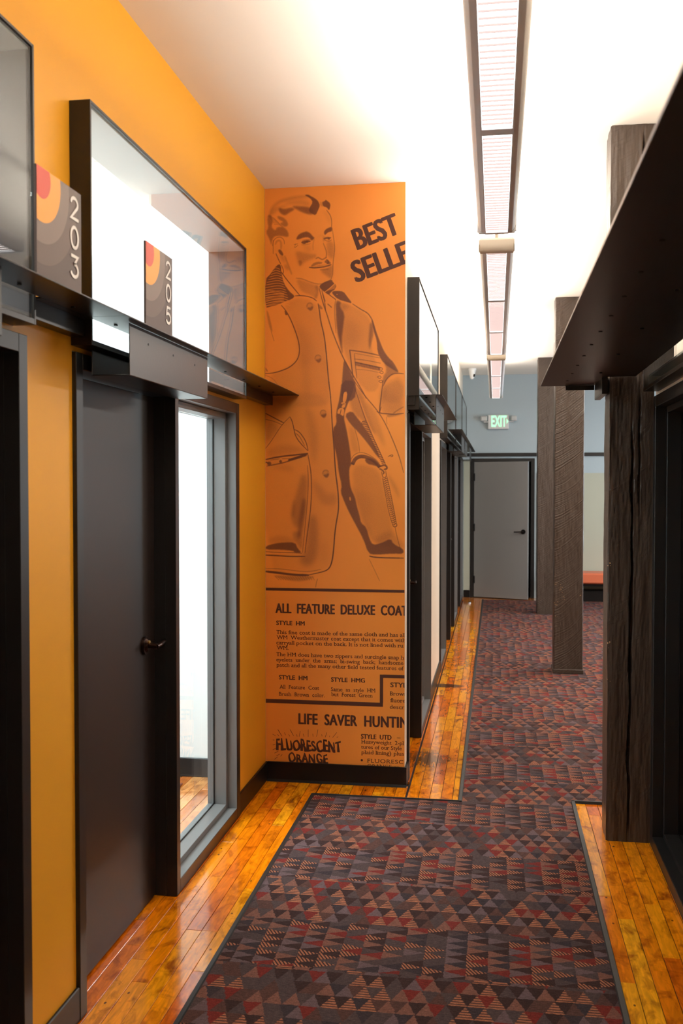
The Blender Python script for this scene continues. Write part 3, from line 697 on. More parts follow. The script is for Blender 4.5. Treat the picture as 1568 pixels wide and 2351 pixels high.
# ------------------------------------------------------------------ pendant lights
def pendant(i, a, b, label):
    p = thing('pendant_light', label, 'light', (0, (a+b)/2, ZL), 'linear pendant lights over the corridor')
    prof = [(-.0545, ZL), (-.070, ZL+.002), (-.080, ZL+.012), (-.087, ZL+.034), (-.088, ZL+.052), (-.083, ZL+.066), (-.076, ZL+.066), (-.080, ZL+.05), (-.072, ZL+.018), (-.0545, ZL+.010)]
    ea, eb = a+.045, b-.012
    MB().prism(prof, ea, eb).build('housing_side', M['alu'], p, smooth=True)
    MB().prism([(-x, z) for x, z in prof], ea, eb).build('housing_side', M['alu'], p, smooth=True)
    # inner rails
    MB().box(-.0545, -.050, ea, eb, ZL-.003, ZL+.012).box(.050, .0545, ea, eb, ZL-.003, ZL+.012).build('inner_rail', M['alu'], p)
    # rounded end caps
    def cap(y, yn, rb, mt):
        d_ = 1 if yn > y else -1; zt_ = ZL+.068; zb_ = ZL-.0015
        pr = [(yn, zb_), (yn, zt_), (y+d_*rb*.5, zt_), (y, zt_-rb*.5)]
        pr += [(y+d_*rb*(1-math.cos(t__)), zb_+rb*1.4*(1-math.sin(t__))) for t__ in (0, .4, .8, 1.2, 1.5708)]
        m_ = MB().prism(pr, -.0895, .0895, 'X')
        bmesh.ops.bevel(m_.b, geom=[e for e in m_.b.edges if abs(e.verts[0].co.x-e.verts[1].co.x) < 1e-6 and not all(abs(v.co.y-yn) < 1e-6 for v in e.verts)], offset=.007, segments=3, affect='EDGES', clamp_overlap=True)
        m_.build('end_cap', mt, p, smooth=True)
    cap(a, a+.05, .024, M['alucap']); cap(b, b-.026, .012, M['alu'])
    n = 3; L = (eb-ea)/n
    for k in range(n):
        y0, y1 = ea+k*L, ea+(k+1)*L
        bx('diffuser', -.050, .050, y0+.028, y1-.028, ZL+.006, ZL+.009, M['lens'], p)
        m_ = MB(); y = y0+.035
        while y < y1-.03:
            m_.box(-.049, .049, y, y+.0022, ZL-.001, ZL+.0055); y += .0385
        tag(m_.build('louver_blades', M['blade'], p), kind='stuff')
        bx('cross_bar', -.0545, .0545, y1-.027, y1+.027 if k < n-1 else y1, ZL-.004, ZL+.004, M['alu'], p)
    MB().cyl((0, ea+.05, ZL+.036), (0, eb-.05, ZL+.036), .008, 10).build('lamp_tube', M['tube'], p)
    for y in (a+.03, b-.2):
        MB().cyl((0, y, ZL+.05), (0, y, HC-.02), .0085, 12).build('stem', M['alucap'], p)
        MB().cyl((0, y, HC-.022), (0, y, HC-.0005), .06, 24).build('canopy_disc', M['wplastic'], p)
for i, (a, b) in enumerate(LX):
    pendant(i, a, b, ['long linear pendant light nearest the viewer', 'middle linear pendant light hanging over the corridor', 'farthest linear pendant light in front of the exit sign'][i])

# ------------------------------------------------------------------ timber posts
def value_noise(u, v, seed, nu, nv):
    rs = np.random.RandomState(seed); g = rs.rand(nv+2, nu+2)
    uu = u*nu; vv = v*nv; i = np.floor(vv).astype(int); j = np.floor(uu).astype(int); fu = uu-j; fv = vv-i
    fu = fu*fu*(3-2*fu); fv = fv*fv*(3-2*fv)
    return (g[i, j]*(1-fu)+g[i, j+1]*fu)*(1-fv)+(g[i+1, j]*(1-fu)+g[i+1, j+1]*fu)*fv
def post(label, x0, x1, y0, y1, seed, cracks=(), nf=70, nz=420, z0=.0):
    t_ = thing('timber_post', label, 'column', ((x0+x1)/2, (y0+y1)/2, 0), 'painted timber posts down the corridor')
    z1 = HC-.001
    W, D = x1-x0, y1-y0
    fr = [(x0+W*k/nf, y0, 0, -1, k/nf) for k in range(nf)]
    rt = [(x1, y0+D*k/16, 1, 0, 9) for k in range(16)]
    bk = [(x1-W*k/12, y1, 0, 1, 9) for k in range(12)]
    lf = [(x0, y1-D*k/24, -1, 0, -2-k/24) for k in range(24)]
    ring = fr+rt+bk+lf; n = len(ring)
    R = np.array([r[:4] for r in ring]); S = np.array([r[4] for r in ring])
    zz = np.linspace(z0, z1, nz)
    U, V = np.meshgrid(np.arange(n)/n, (zz-z0)/(z1-z0))
    U = np.clip(U, 0, .9999); V = np.clip(V, 0, .9999)
    dsp = (value_noise(U, V, seed, 40, 60)-.5)*.0025+(value_noise(U, V, seed+1, 12, 14)-.5)*.005
    pits = value_noise(U, V, seed+5, 60, 160); dsp -= np.clip(pits-.93, 0, 1)*.05
    # edge wear
    px = R[None, :, 0]+R[None, :, 2]*dsp; py = R[None, :, 1]+R[None, :, 3]*dsp
    cn = np.array([((r[0]-(x0+x1)/2)/(W/2), (r[1]-(y0+y1)/2)/(D/2)) for r in ring])
    corner = (np.abs(cn[:, 0]) > .985) & (np.abs(cn[:, 1]) > .985)
    wob = .003+.004*value_noise(U, V, seed+9, 5, 90)
    px = px-np.where(corner[None], np.sign(cn[None, :, 0])*wob, 0); py = py-np.where(corner[None], np.sign(cn[None, :, 1])*wob, 0)
    for (za, zb, c0, amp, wd_, dep) in cracks:
        ctr = c0+amp*np.sin(zz*2.1+seed)+amp*.8*(value_noise((zz-z0)/(z1-z0)*.999, zz*0, seed+3, 26, 1)-.5)*2
        tap = np.clip(np.minimum((zz-za)/.18, (zb-zz)/.18), 0, 1)
        prof = np.clip(1-np.abs(S[None, :]-ctr[:, None])/(wd_*(.5+.8*value_noise((zz-z0)/(z1-z0)*.999, zz*0, seed+4, 40, 1))[:, None]), 0, 1)
        isf = (S >= 0) & (S <= 1)
        py = py+np.where(isf[None], prof*tap[:, None]*dep, 0)
    verts = np.stack([px, py, np.repeat(zz[:, None], n, 1)], -1).reshape(-1, 3)
    og = org(t_); verts = verts-np.array(og)
    i = np.arange(nz-1)[:, None]*n; j = np.arange(n)[None]; j2 = (j+1) % n
    faces = np.stack([i+j, i+j2, i+n+j2, i+n+j], -1).reshape(-1, 4)
    me = bpy.data.meshes.new('post_shaft'); me.vertices.add(len(verts)); me.vertices.foreach_set('co', verts.ravel())
    me.loops.add(faces.size); me.loops.foreach_set('vertex_index', faces.ravel().astype(np.int32))
    me.polygons.add(len(faces)); me.polygons.foreach_set('loop_start', np.arange(0, faces.size, 4, dtype=np.int32)); me.polygons.foreach_set('loop_total', np.full(len(faces), 4, np.int32))
    me.update(calc_edges=True); me.polygons.foreach_set('use_smooth', np.ones(len(faces), bool)); me.materials.append(M['post'])
    me.set_sharp_from_angle(angle=math.radians(50))
    o = bpy.data.objects.new('post_shaft', me); link(o, t_)
    return t_
p1 = post('cracked brown timber post nearest the viewer, beside the right doorway', .519, .722, 4.69, 4.90, 11, [(.0, 1.80, .50, .025, .045, .035), (2.15, HC, .73, .012, .04, .03), (1.5, 2.15, .66, .02, .03, .02), (1.60, 1.98, .50, .02, .03, .025)])
p2 = post('saw-marked brown timber post in the middle of the row', .514, .765, 8.83, 9.08, 23, [(1.0, 1.12, .8, .0, .03, .01)], nf=50, nz=300, z0=.0068)
p3 = post('farthest brown timber post in front of the grey door', .532, .785, 12.9, 13.15, 37, [], nf=40, nz=200, z0=.0068)
MB().box(.505, .77, 8.815, 9.085, .0068, .045).build('post_foot', M['post'], p2, bevel=.004)
# pale paint chips on the posts
def chips(parent, spots, y, seed):
    rs = random.Random(seed); m_ = MB()
    for (x, z, n, sp) in spots:
        for _ in range(n):
            cx, cz = x+rs.gauss(0, sp), z+rs.gauss(0, sp*1.4); r = rs.uniform(.0012, .0038)
            v = [m_.b.verts.new((cx+r*math.cos(a)*rs.uniform(.6, 1), y, cz+r*math.sin(a)*rs.uniform(.7, 1.4))) for a in (0, 1.2, 2.4, 3.6, 4.9)]
            m_.b.faces.new(v[::-1])
    tag(m_.build('paint_chips', chipm, parent, label='pale chips in the brown paint'), kind='stuff')
chipm = simple('bare_wood_chip', lin(226, 190, 140), .6)
chips(p2, [(.565, .76, 9, .010), (.60, .67, 6, .008), (.525, .80, 6, .006), (.528, .62, 7, .012), (.745, .70, 4, .005), (.53, .50, 3, .008)], 8.826, 3)
chips(p1, [(.524, 1.30, 4, .006), (.524, .93, 4, .006), (.53, .75, 2, .005)], 4.6865, 4)

# ------------------------------------------------------------------ far end: grey door, exit sign, bench, camera, door stop
d8 = thing('door_8', 'grey flush door standing ajar at the end of the corridor', 'door', (.1, YF, 0), kind='structure')
for a in ((-.375, -.32, .001, 2.078), (.515, .57, .001, 2.078)):
    bx('frame_jamb', a[0], a[1], YF-.02, YF+.11, a[2], a[3], M['frame'], d8, bevel=.002)
bx('frame_head', -.32, .515, YF-.02, YF+.11, 2.030, 2.078, M['frame'], d8, bevel=.002)
def leafpt(u, v): # u along leaf, v out
    a = math.radians(20); return (-.318+u*math.cos(a)+v*math.sin(a), YF-.022-u*math.sin(a)+v*math.cos(a))
lv = [leafpt(0, 0), leafpt(.83, 0), leafpt(.83, .044), leafpt(0, .044)]
lf8 = MB().prism(lv, .012, 2.026, 'Z').build('door_leaf', M['greydoor'], d8, bevel=.0015)
c0 = leafpt(.765, 0); c1 = leafpt(.765, -.012); c2 = leafpt(.765, -.05); c3 = leafpt(.64, -.052)
MB().cyl((*c0, 1.0), (*c1, 1.0), .034, 24).build('handle_rosette', M['black'], lf8, smooth=True)
MB().cyl((*c1, 1.0), (*c2, 1.0), .010, 12).tube([Vector((*c2, 1.0)), Vector((*c3, .995))], .009, 10).build('handle_lever', M['black'], lf8, smooth=True)
for hz in (.27, 1.05, 1.80):
    hp = leafpt(.004, -.006); MB().cyl((*hp, hz-.055), (*hp, hz+.055), .011, 12).build('hinge', M['black'], lf8)
struct(MB().box(-.6, .9, YF+1.2, YF+1.3, -.1, HC).box(-.7, -.6, YF+.12, YF+1.3, -.1, HC).box(.9, 1.0, YF+.12, YF+1.3, -.1, HC).box(-.7, 1.0, YF+.12, YF+1.3, HC-.4, HC-.3).box(-.6, .9, YF+.12, YF+1.2, -.1, -.001).build('wall_stair', M['dark']), 'dark wall of the stair hall behind the grey door', 'wall')

ex = thing('exit_sign', 'green lit EXIT sign with two emergency lamp heads on the far wall', 'sign', (.035, YF-.03, 2.51))
MB().box(-.118, .188, YF-.05, YF-.001, 2.512, 2.722).build('sign_housing', M['wplastic'], ex, bevel=.008)
def fonttext(s, size=1, off=0, spacing=1):
    cu = bpy.data.curves.new('t', 'FONT'); cu.body = s; cu.size = size; cu.offset = off; cu.space_character = spacing; cu.resolution_u = 3
    ob = bpy.data.objects.new('t', cu); COL.objects.link(ob)
    dg = bpy.context.evaluated_depsgraph_get(); me = bpy.data.meshes.new_from_object(ob.evaluated_get(dg))
    bpy.data.objects.remove(ob); bpy.data.curves.remove(cu)
    n = len(me.vertices); co = np.empty(n*3); me.vertices.foreach_get('co', co); return me, co.reshape(-1, 3)
me, co = fonttext('EXIT', 1, .022, 1.0)
mn, mxx = co.min(0), co.max(0); co = (co-mn)/(mxx-mn+1e-9)
co = np.stack([-.068+co[:, 0]*.222, np.full(len(co), YF-.0515), 2.546+co[:, 1]*.166], -1)-np.array(org(ex))
me.vertices.foreach_set('co', co.ravel()); me.materials.append(M['exitg']); me.update()
link(bpy.data.objects.new('exit_letters', me), ex)
MB().prism([(.156, 2.665), (.156, 2.59), (.180, 2.627)], YF-.0518, YF-.0512, 'Y').build('arrow_mark', M['exitg'], ex)
for sx_, lab in ((-1, 0), (1, 1)):
    xc = -.178 if sx_ < 0 else .262
    MB().box(xc-.048, xc+.048, YF-.085, YF-.03, 2.628, 2.708).build('lamp_head', M['exitw'], ex, bevel=.014)
    MB().cyl((.035+sx_*.150, YF-.04, 2.618), (xc, YF-.05, 2.618), .006, 10).build('lamp_arm', M['wplastic'], ex)
sc_ = thing('security_camera', 'small white dome camera on the far ceiling', 'camera', (-.334, 13.95, HC))
MB().cyl((-.334, 13.95, HC-.03), (-.334, 13.95, HC-.001), .058, 28).build('mount_ring', M['wplastic'], sc_, smooth=True)
MB().cyl((-.334, 13.95, HC-.125), (-.334, 13.95, HC-.03), .030, 28, .052).sphere((-.334, 13.95, HC-.122), .031).build('dome', M['wplastic'], sc_, smooth=True)
MB().cyl((-.309, 13.925, HC-.118), (-.300, 13.915, HC-.085), .012, 12).build('lens', M['black'], sc_)

be = thing('bench', 'salmon topped bench with black base against the far wall', 'bench', (1.6, 14.5, 0))
MB().box(.86, 2.7, 14.28, 14.74, .275, .425).build('seat_cushion', M['salmon'], be, bevel=.018)
MB().box(.87, 2.69, 14.285, 14.30, .345, .348).build('seat_seam', M['black'], be)
MB().box(.90, 2.66, 14.33, 14.72, .235, .276).build('seat_frame', M['black'], be)
for x in (.92, 2.60):
    for y in (14.34, 14.67): bx('leg', x, x+.04, y, y+.04, .0068, .236, M['black'], be)
MB().box(.96, 2.6, 14.45, 14.70, .0068, .16).build('base_panel', M['black'], be, bevel=.002)
ds = thing('door_stop', 'small metal dome door stop on the far wood floor', 'door stop', (-.36, 13.96, 0))
MB().cyl((-.36, 13.96, .0), (-.36, 13.96, .022), .022, 18, .018).build('stop_base', M['alu'], ds, smooth=True)
MB().sphere((-.36, 13.96, .022), .017, (1, 1, .7)).build('stop_cap', M['black'], ds, smooth=True)
tag(MB().box(-2.7, -1.715, 3.6, 5.215, .0, .010).build('rug', M['rug'], bevel=.003), 'corner of a red brown rug inside office 205', 'rug')
fx = thing('ceiling_light', 'flat panel light on the ceiling of office 205', 'light', (-2.6, 3.6, HC-.05))
MB().box(-3.31, -1.89, 2.99, 3.0, HC-.055, HC-.001).box(-3.31, -1.89, 4.8, 4.81, HC-.055, HC-.001).box(-3.31, -3.3, 3.0, 4.8, HC-.055, HC-.001).box(-1.9, -1.89, 3.0, 4.8, HC-.055, HC-.001).build('light_rim', M['wplastic'], fx)
dl = thing('downlight', 'round recessed lamp seen through the transom glass left of sign 203', 'light', (-2.35, 1.9, HC-.02))
MB().cyl((-2.35, 1.9, HC-.012), (-2.35, 1.9, HC-.001), .07, 24).build('lamp_rim', M['wplastic'], dl)
MB().cyl((-2.35, 1.9, HC-.016), (-2.35, 1.9, HC-.0125), .055, 24).build('lamp_disc', M['tube'], dl)

# ------------------------------------------------------------------ the printed mural
# artwork coordinates: u 600..928 (left to right), v 430..1760 (top to bottom) on a rectified sheet; mapped to the wall plane
_c, _s, _cp, _sp = math.cos(YAW), math.sin(YAW), math.cos(PITCH), math.sin(PITCH)
FWv = np.array([-_s*_cp, _c*_cp, -_sp]); RTv = np.array([_c, _s, 0.]); UPv = np.array([-_s*_sp, _c*_sp, _cp])
def art2wall(u, v):
    d = FWv+RTv*(u-784)/FPX-UPv*(v-1175.5)/FPX; k = YM/d[1]
    return k*d[0], EYE+k*d[2]
def wall2art(x, z):
    dx, dy, dz = x, YM, z-EYE
    f = dx*FWv[0]+dy*FWv[1]+dz*FWv[2]
    return 784+FPX*(dx*RTv[0]+dy*RTv[1])/f, 1175.5-FPX*(dx*UPv[0]+dy*UPv[1]+dz*UPv[2])/f
SS = 2.0; U0, V0, UW, VH = 604, 430, 330, 930
D = np.zeros((int(VH*SS), int(UW*SS)), np.float32)
ZF = 4.609
def cv(pts, zone):
    oy = 400 if zone == 4 else 880
    return np.array([((600+x/ZF-U0)*SS, (oy+y/ZF-V0)*SS) for x, y in pts], float)
def blur(a, s):
    if s <= 0: return a
    r = int(3*s)+1; k = np.exp(-.5*(np.arange(-r, r+1)/s)**2); k /= k.sum()
    n = 1
    a = np.apply_along_axis(lambda m: np.convolve(m, k, 'same'), 0, a)
    return np.apply_along_axis(lambda m: np.convolve(m, k, 'same'), 1, a)
def window(P, pad):
    x0 = max(int(P[:, 0].min()-pad), 0); x1 = min(int(P[:, 0].max()+pad)+2, D.shape[1])
    y0 = max(int(P[:, 1].min()-pad), 0); y1 = min(int(P[:, 1].max()+pad)+2, D.shape[0])
    return x0, x1, y0, y1
def smoothpts(P, closed=False, it=2):
    for _ in range(it):
        Q = np.roll(P, -1, 0) if closed else P[1:]
        A = P if closed else P[:-1]
        a = A*.75+Q*.25; b = A*.25+Q*.75
        N_ = np.empty((len(a)*2, 2)); N_[0::2] = a; N_[1::2] = b
        P = N_ if closed else np.vstack([P[:1], N_, P[-1:]])
    return P
def comp(win, m, d):
    x0, x1, y0, y1 = win; R = D[y0:y1, x0:x1]
    if d >= 0: D[y0:y1, x0:x1] = 1-(1-R)*(1-d*m)
    else: D[y0:y1, x0:x1] = R*(1+d*m)
def poly(zone, pts, d=.85, bl=0, sm=1):
    P = smoothpts(cv(pts, zone), True, sm); s = bl/ZF*SS
    win = window(P, 3*s+2); x0, x1, y0, y1 = win
    if x1 <= x0 or y1 <= y0: return
    X, Y = np.meshgrid(np.arange(x0, x1)+.5, np.arange(y0, y1)+.5)
    m = np.zeros(X.shape, bool); n = len(P)
    for i in range(n):
        ax, ay = P[i]; bx_, by = P[(i+1) % n]
        if ay == by: continue
        m ^= ((ay > Y) != (by > Y)) & (X < (bx_-ax)*(Y-ay)/(by-ay)+ax)
    comp(win, blur(m.astype(np.float32), max(s, .45)), d)
def line(zone, pts, w=6, d=.8, bl=0, sm=2, taper=True):
    P = smoothpts(cv(pts, zone), False, sm) if len(pts) > 2 else cv(pts, zone)
    r = (w*1.35+1.5)/ZF*SS/2; d = d if d < 0 else min(1, d*1.15); e = .7+bl/ZF*SS
    win = window(P, r+e+1); x0, x1, y0, y1 = win
    if x1 <= x0 or y1 <= y0: return
    X, Y = np.meshgrid(np.arange(x0, x1)+.5, np.arange(y0, y1)+.5); m = np.zeros(X.shape, np.float32); n = len(P)-1
    for i in range(n):
        a, b_ = P[i], P[i+1]; ab = b_-a; L2 = (ab**2).sum()+1e-9
        t = np.clip(((X-a[0])*ab[0]+(Y-a[1])*ab[1])/L2, 0, 1)
        dist = np.hypot(X-a[0]-t*ab[0], Y-a[1]-t*ab[1])
        tt = (i+.5)/n; rr = r*(.55+.45*min(1, tt*5, (1-tt)*5)) if taper else r
        m = np.maximum(m, np.clip((rr+e-dist)/(2*e)+.0, 0, 1))
    comp(win, m, d)
def disc(zone, x, y, r, d=.8, bl=0, sx=1):
    poly(zone, [(x+r*sx*math.cos(a), y+r*math.sin(a)) for a in np.linspace(0, 6.2, 14)], d, bl, 1)
A, B = 4, 5
# body tone of the coat
poly(A, [(230, 1400), (330, 1310), (560, 1330), (640, 1560), (690, 1900), (725, 2351), (700, 2460), (100, 2460), (60, 2130), (260, 2070), (400, 1940), (405, 1800), (330, 1560)], .20, 14)
poly(A, [(330, 1560), (420, 1600), (520, 1720), (560, 1900), (500, 2050), (420, 2020), (400, 1800)], .22, 45)
poly(A, [(410, 1880), (470, 1900), (520, 2200), (540, 2400), (430, 2400), (440, 2100)], .16, 30)
poly(A, [(800, 1340), (960, 1390), (1110, 1480), (1160, 1560), (1150, 1800), (1250, 2100), (1240, 2300), (1080, 2300), (900, 1950), (850, 1750)], .22, 10)
poly(A, [(880, 1500), (1000, 1560), (1080, 1700), (1000, 1820), (900, 1850), (860, 1700)], .26, 45)
poly(A, [(840, 1360), (940, 1390), (900, 1430), (850, 1450)], .35, 18)
poly(A, [(1290, 2200), (1505, 2120), (1505, 2420), (1290, 2420)], .20, 14)
# hair
line(A, [(90, 430), (120, 350), (190, 290), (300, 258), (400, 240), (500, 235)], 20, .30, 16)
poly(A, [(210, 320), (330, 275), (430, 262), (520, 300), (510, 345), (400, 330), (300, 320)], .28, 16)
poly(A, [(455, 222), (490, 214), (525, 232), (560, 250), (600, 282), (622, 330), (604, 375), (575, 436), (548, 425), (500, 395), (512, 350), (545, 300), (520, 255)], .92, 3)
poly(A, [(640, 292), (668, 288), (682, 268), (700, 285), (722, 300), (733, 330), (718, 388), (690, 348), (655, 345)], .88, 3)
poly(A, [(618, 290), (640, 292), (660, 345), (625, 340)], .35, 6)
poly(A, [(310, 335), (420, 338), (520, 350), (572, 400), (540, 432), (470, 420), (390, 385)], .78, 8)
poly(A, [(190, 352), (240, 372), (320, 350), (360, 372), (300, 405), (250, 440), (205, 418), (180, 380)], .75, 7)
poly(A, [(68, 432), (105, 428), (125, 500), (105, 560), (150, 600), (165, 558), (240, 556), (285, 610), (292, 670), (210, 652), (140, 655), (112, 700), (108, 760), (88, 690), (46, 612), (78, 565), (64, 500)], .66, 6)
poly(A, [(165, 440), (225, 452), (270, 490), (288, 545), (240, 560), (190, 520), (240, 505), (180, 478)], .60, 6)
poly(A, [(95, 380), (190, 330), (300, 335), (200, 360), (130, 430), (100, 440)], .30, 12)
for k in range(6): line(A, [(75+12*k, 440+18*k), (120+14*k, 455+16*k), (150+16*k, 480+16*k)], 6, .30, 2)
# face
line(A, [(690, 380), (735, 440), (747, 510), (742, 570)], 5, .65, 1)
poly(A, [(640, 390), (700, 400), (735, 470), (735, 540), (700, 500), (680, 440)], .14, 14)
line(A, [(118, 760), (130, 700), (165, 668), (210, 665), (243, 700), (244, 740)], 5, .55, 1)
line(A, [(126, 700), (126, 840)], 4, .55, 1); line(A, [(155, 840), (180, 900), (205, 950)], 6, .7, 1)
line(A, [(150, 740), (165, 705), (195, 700), (212, 730), (208, 790)], 13, .32, 6)
poly(A, [(174, 800), (205, 795), (236, 845), (225, 868), (190, 840)], .85, 3); poly(A, [(190, 850), (230, 850), (260, 940), (230, 930)], .30, 12)
line(A, [(250, 870), (272, 930), (300, 1000), (320, 1055)], 9, .40, 8); poly(A, [(235, 950), (280, 960), (300, 1020), (260, 1010)], .45, 12)
poly(A, [(365, 692), (385, 650), (410, 628), (450, 612), (482, 604), (520, 625), (548, 662), (568, 672), (535, 705), (505, 668), (455, 668), (400, 690)], .88, 4)
poly(A, [(662, 618), (672, 592), (705, 568), (750, 556), (750, 606), (712, 612), (690, 630), (672, 648)], .90, 3)
poly(A, [(575, 680), (640, 640), (668, 640), (600, 668)], .30, 10)
poly(A, [(418, 722), (440, 704), (500, 696), (530, 712), (500, 722), (478, 718), (470, 738), (440, 740)], .88, 2)
disc(A, 483, 716, 14, .8, 2); line(A, [(425, 748), (470, 748), (522, 735)], 4, .35, 2); line(A, [(435, 700), (490, 688), (540, 700)], 4, .5, 1)
poly(A, [(652, 680), (690, 662), (742, 668), (738, 680), (700, 684), (668, 690)], .85, 2); disc(A, 714, 682, 13, .8, 2)
line(A, [(662, 690), (690, 708), (725, 708), (744, 694)], 4, .55, 1); poly(A, [(648, 660), (672, 650), (668, 720), (652, 715)], .35, 8)
line(A, [(348, 745), (386, 738)], 4, .5); line(A, [(354, 778), (386, 755)], 4, .5); line(A, [(365, 735), (352, 770)], 3, .4)
line(A, [(560, 690), (545, 740), (548, 800)], 5, .30, 6); line(A, [(655, 730), (680, 790), (692, 840), (684, 880)], 6, .55, 3)
poly(A, [(690, 700), (768, 720), (778, 830), (760, 900), (715, 880), (692, 820)], .40, 14)
line(A, [(578, 895), (600, 878), (625, 895), (648, 905), (672, 890), (690, 880)], 8, .6, 3); poly(A, [(555, 850), (582, 848), (575, 890), (560, 885)], .25, 8)
line(A, [(690, 905), (708, 915), (712, 935), (700, 945)], 8, .8, 2)
poly(A, [(362, 812), (430, 825), (520, 848), (578, 850), (560, 890), (510, 905), (455, 930), (420, 970), (395, 960), (372, 880)], .42, 14)
poly(A, [(395, 905), (440, 925), (415, 975), (400, 965)], .45, 6); poly(A, [(430, 740), (520, 760), (540, 820), (470, 830)], .16, 16)
poly(A, [(520, 978), (545, 945), (590, 925), (650, 930), (640, 948), (590, 955), (545, 978)], .62, 3)
poly(A, [(664, 925), (690, 905), (738, 935), (728, 955), (690, 950)], .78, 3)
line(A, [(508, 986), (560, 992), (625, 985), (680, 978), (738, 958)], 9, .82, 1); line(A, [(560, 975), (640, 962), (700, 962)], 3, .45)
line(A, [(625, 1012), (670, 1010), (712, 1002)], 7, .5, 4)
poly(A, [(625, 1015), (700, 995), (757, 950), (757, 1060), (738, 1112), (700, 1080), (640, 1040)], .50, 12)
line(A, [(750, 570), (768, 700), (778, 780), (768, 860), (757, 960), (755, 1060), (738, 1110)], 5, .55, 2)
line(A, [(368, 1100), (430, 1105), (500, 1135), (560, 1155), (620, 1165), (690, 1150), (740, 1110)], 6, .5, 3)
poly(A, [(370, 1105), (450, 1125), (540, 1158), (600, 1170), (612, 1210), (590, 1290), (572, 1330), (545, 1290), (470, 1262), (415, 1230), (385, 1160)], .36, 12)
poly(A, [(560, 1180), (612, 1180), (590, 1320), (560, 1310), (590, 1240)], .45, 8)
# collar
poly(A, [(42, 1110), (95, 1060), (140, 990), (185, 950), (208, 965), (212, 1050), (240, 1160), (300, 1245), (358, 1290), (320, 1325), (235, 1352), (180, 1380), (100, 1400), (42, 1418)], .93, 2)
for k in range(15):
    y = 1010+26*k
    line(A, [(max(42, 130-k*14), y-5+k*2), (150+k*5, y-24+k), (195+k*8, y-4+k*1.5)], 4.2, -.75, .5)
for k in range(8): line(A, [(46, 1240+22*k), (120, 1228+20*k), (240, 1262+12*k)], 4, -.65, .5)
line(A, [(208, 1030), (260, 1105), (330, 1190), (405, 1280)], 6, .85); line(A, [(212, 960), (240, 1030), (222, 1060)], 5, .7)
poly(A, [(610, 1185), (650, 1150), (700, 1128), (748, 1116), (758, 1145), (800, 1178), (775, 1225), (745, 1240), (712, 1280), (660, 1240), (628, 1215)], .93, 2)
for k in range(7): line(A, [(650+14*k, 1262-10*k), (700+13*k, 1228-12*k), (790, 1205-12*k)], 3.2, -.7, .4)
poly(A, [(742, 1245), (790, 1232), (868, 1240), (905, 1290), (968, 1372), (905, 1352), (825, 1330), (770, 1290)], .93, 2)
poly(A, [(790, 1265), (812, 1272), (802, 1280)], -.8, 1)
line(A, [(355, 1288), (420, 1284), (490, 1292), (550, 1312), (584, 1342)], 6, .85)
line(A, [(615, 1210), (632, 1290), (665, 1400), (700, 1500), (735, 1620), (790, 1765), (870, 1955), (960, 2110), (1050, 2260), (1110, 2370)], 8, .75, 1)
line(A, [(650, 1265), (672, 1360), (680, 1440)], 6, .7); line(A, [(600, 1370), (615, 1440), (628, 1560), (665, 1700), (688, 1900), (708, 2150), (735, 2370)], 8, .85, 1)
poly(A, [(598, 1368), (640, 1400), (652, 1432), (612, 1425)], .6, 3); line(A, [(705, 1375), (742, 1408)], 7, .7)
line(A, [(712, 1270), (785, 1325)], 6, .8); line(A, [(785, 1330), (772, 1420), (780, 1560), (790, 1680)], 5, .5, 1); line(A, [(640, 1230), (660, 1300), (675, 1345)], 8, .6, 1)
poly(A, [(785, 1330), (850, 1352), (830, 1400), (885, 1480), (868, 1600), (852, 1740), (862, 1935), (835, 1810), (800, 1660), (788, 1500)], .88, 7)
poly(A, [(872, 1955), (905, 2000), (950, 2110), (1010, 2230), (985, 2400), (840, 2400), (858, 2120)], .86, 4)
# far shoulder and sleeve
line(A, [(965, 1372), (1060, 1435), (1125, 1468), (1162, 1520), (1185, 1570), (1212, 1680)], 7, .75, 1)
poly(A, [(1158, 1518), (1185, 1575), (1225, 1690), (1290, 1860), (1345, 1940), (1400, 1990), (1462, 2108), (1400, 2072), (1320, 2022), (1268, 1965), (1228, 1880), (1222, 1760), (1188, 1660)], .88, 3)
poly(A, [(1150, 1560), (1182, 1590), (1188, 1690), (1165, 1780), (1146, 1870), (1132, 1780), (1142, 1650)], .72, 8)
line(A, [(935, 1862), (942, 1910), (958, 2060), (972, 2150)], 8, .8, 1); line(A, [(935, 1862), (1040, 1875), (1150, 1895), (1245, 1918)], 8, .75, 1)
line(A, [(985, 1895), (1100, 1915), (1255, 1945)], 4, .5, 1); line(A, [(985, 1955), (1120, 1970), (1260, 2000)], 5, .6, 1)
for k in range(22): line(A, [(995+12*k, 1988+2.6*k), (1000+12*k, 2022+2.6*k)], 6, .7)
line(A, [(1000, 1990), (1260, 2048)], 7, .85, 0, 0); line(A, [(1000, 2065), (1120, 2072), (1240, 2098)], 4, .45, 1); line(A, [(985, 1900), (992, 2000), (1012, 2160)], 6, .6, 1)
for q in ((1262, 2058), (1270, 2095), (1248, 2145), (1262, 2190)): line(A, [(q[0]-22, q[1]), (q[0]+8, q[1]-14), (q[0]+24, q[1]+6), (q[0]+4, q[1]+20), (q[0]-22, q[1])], 5, .65)
poly(A, [(1290, 1965), (1370, 2005), (1462, 2108), (1410, 2110), (1345, 2150), (1292, 2240), (1280, 2150), (1330, 2080)], .62, 8)
line(A, [(1290, 2240), (1320, 2170), (1380, 2115), (1440, 2105), (1505, 2112)], 7, .75, 1)
poly(A, [(1270, 2200), (1330, 2240), (1320, 2420), (1250, 2420)], .30, 20)
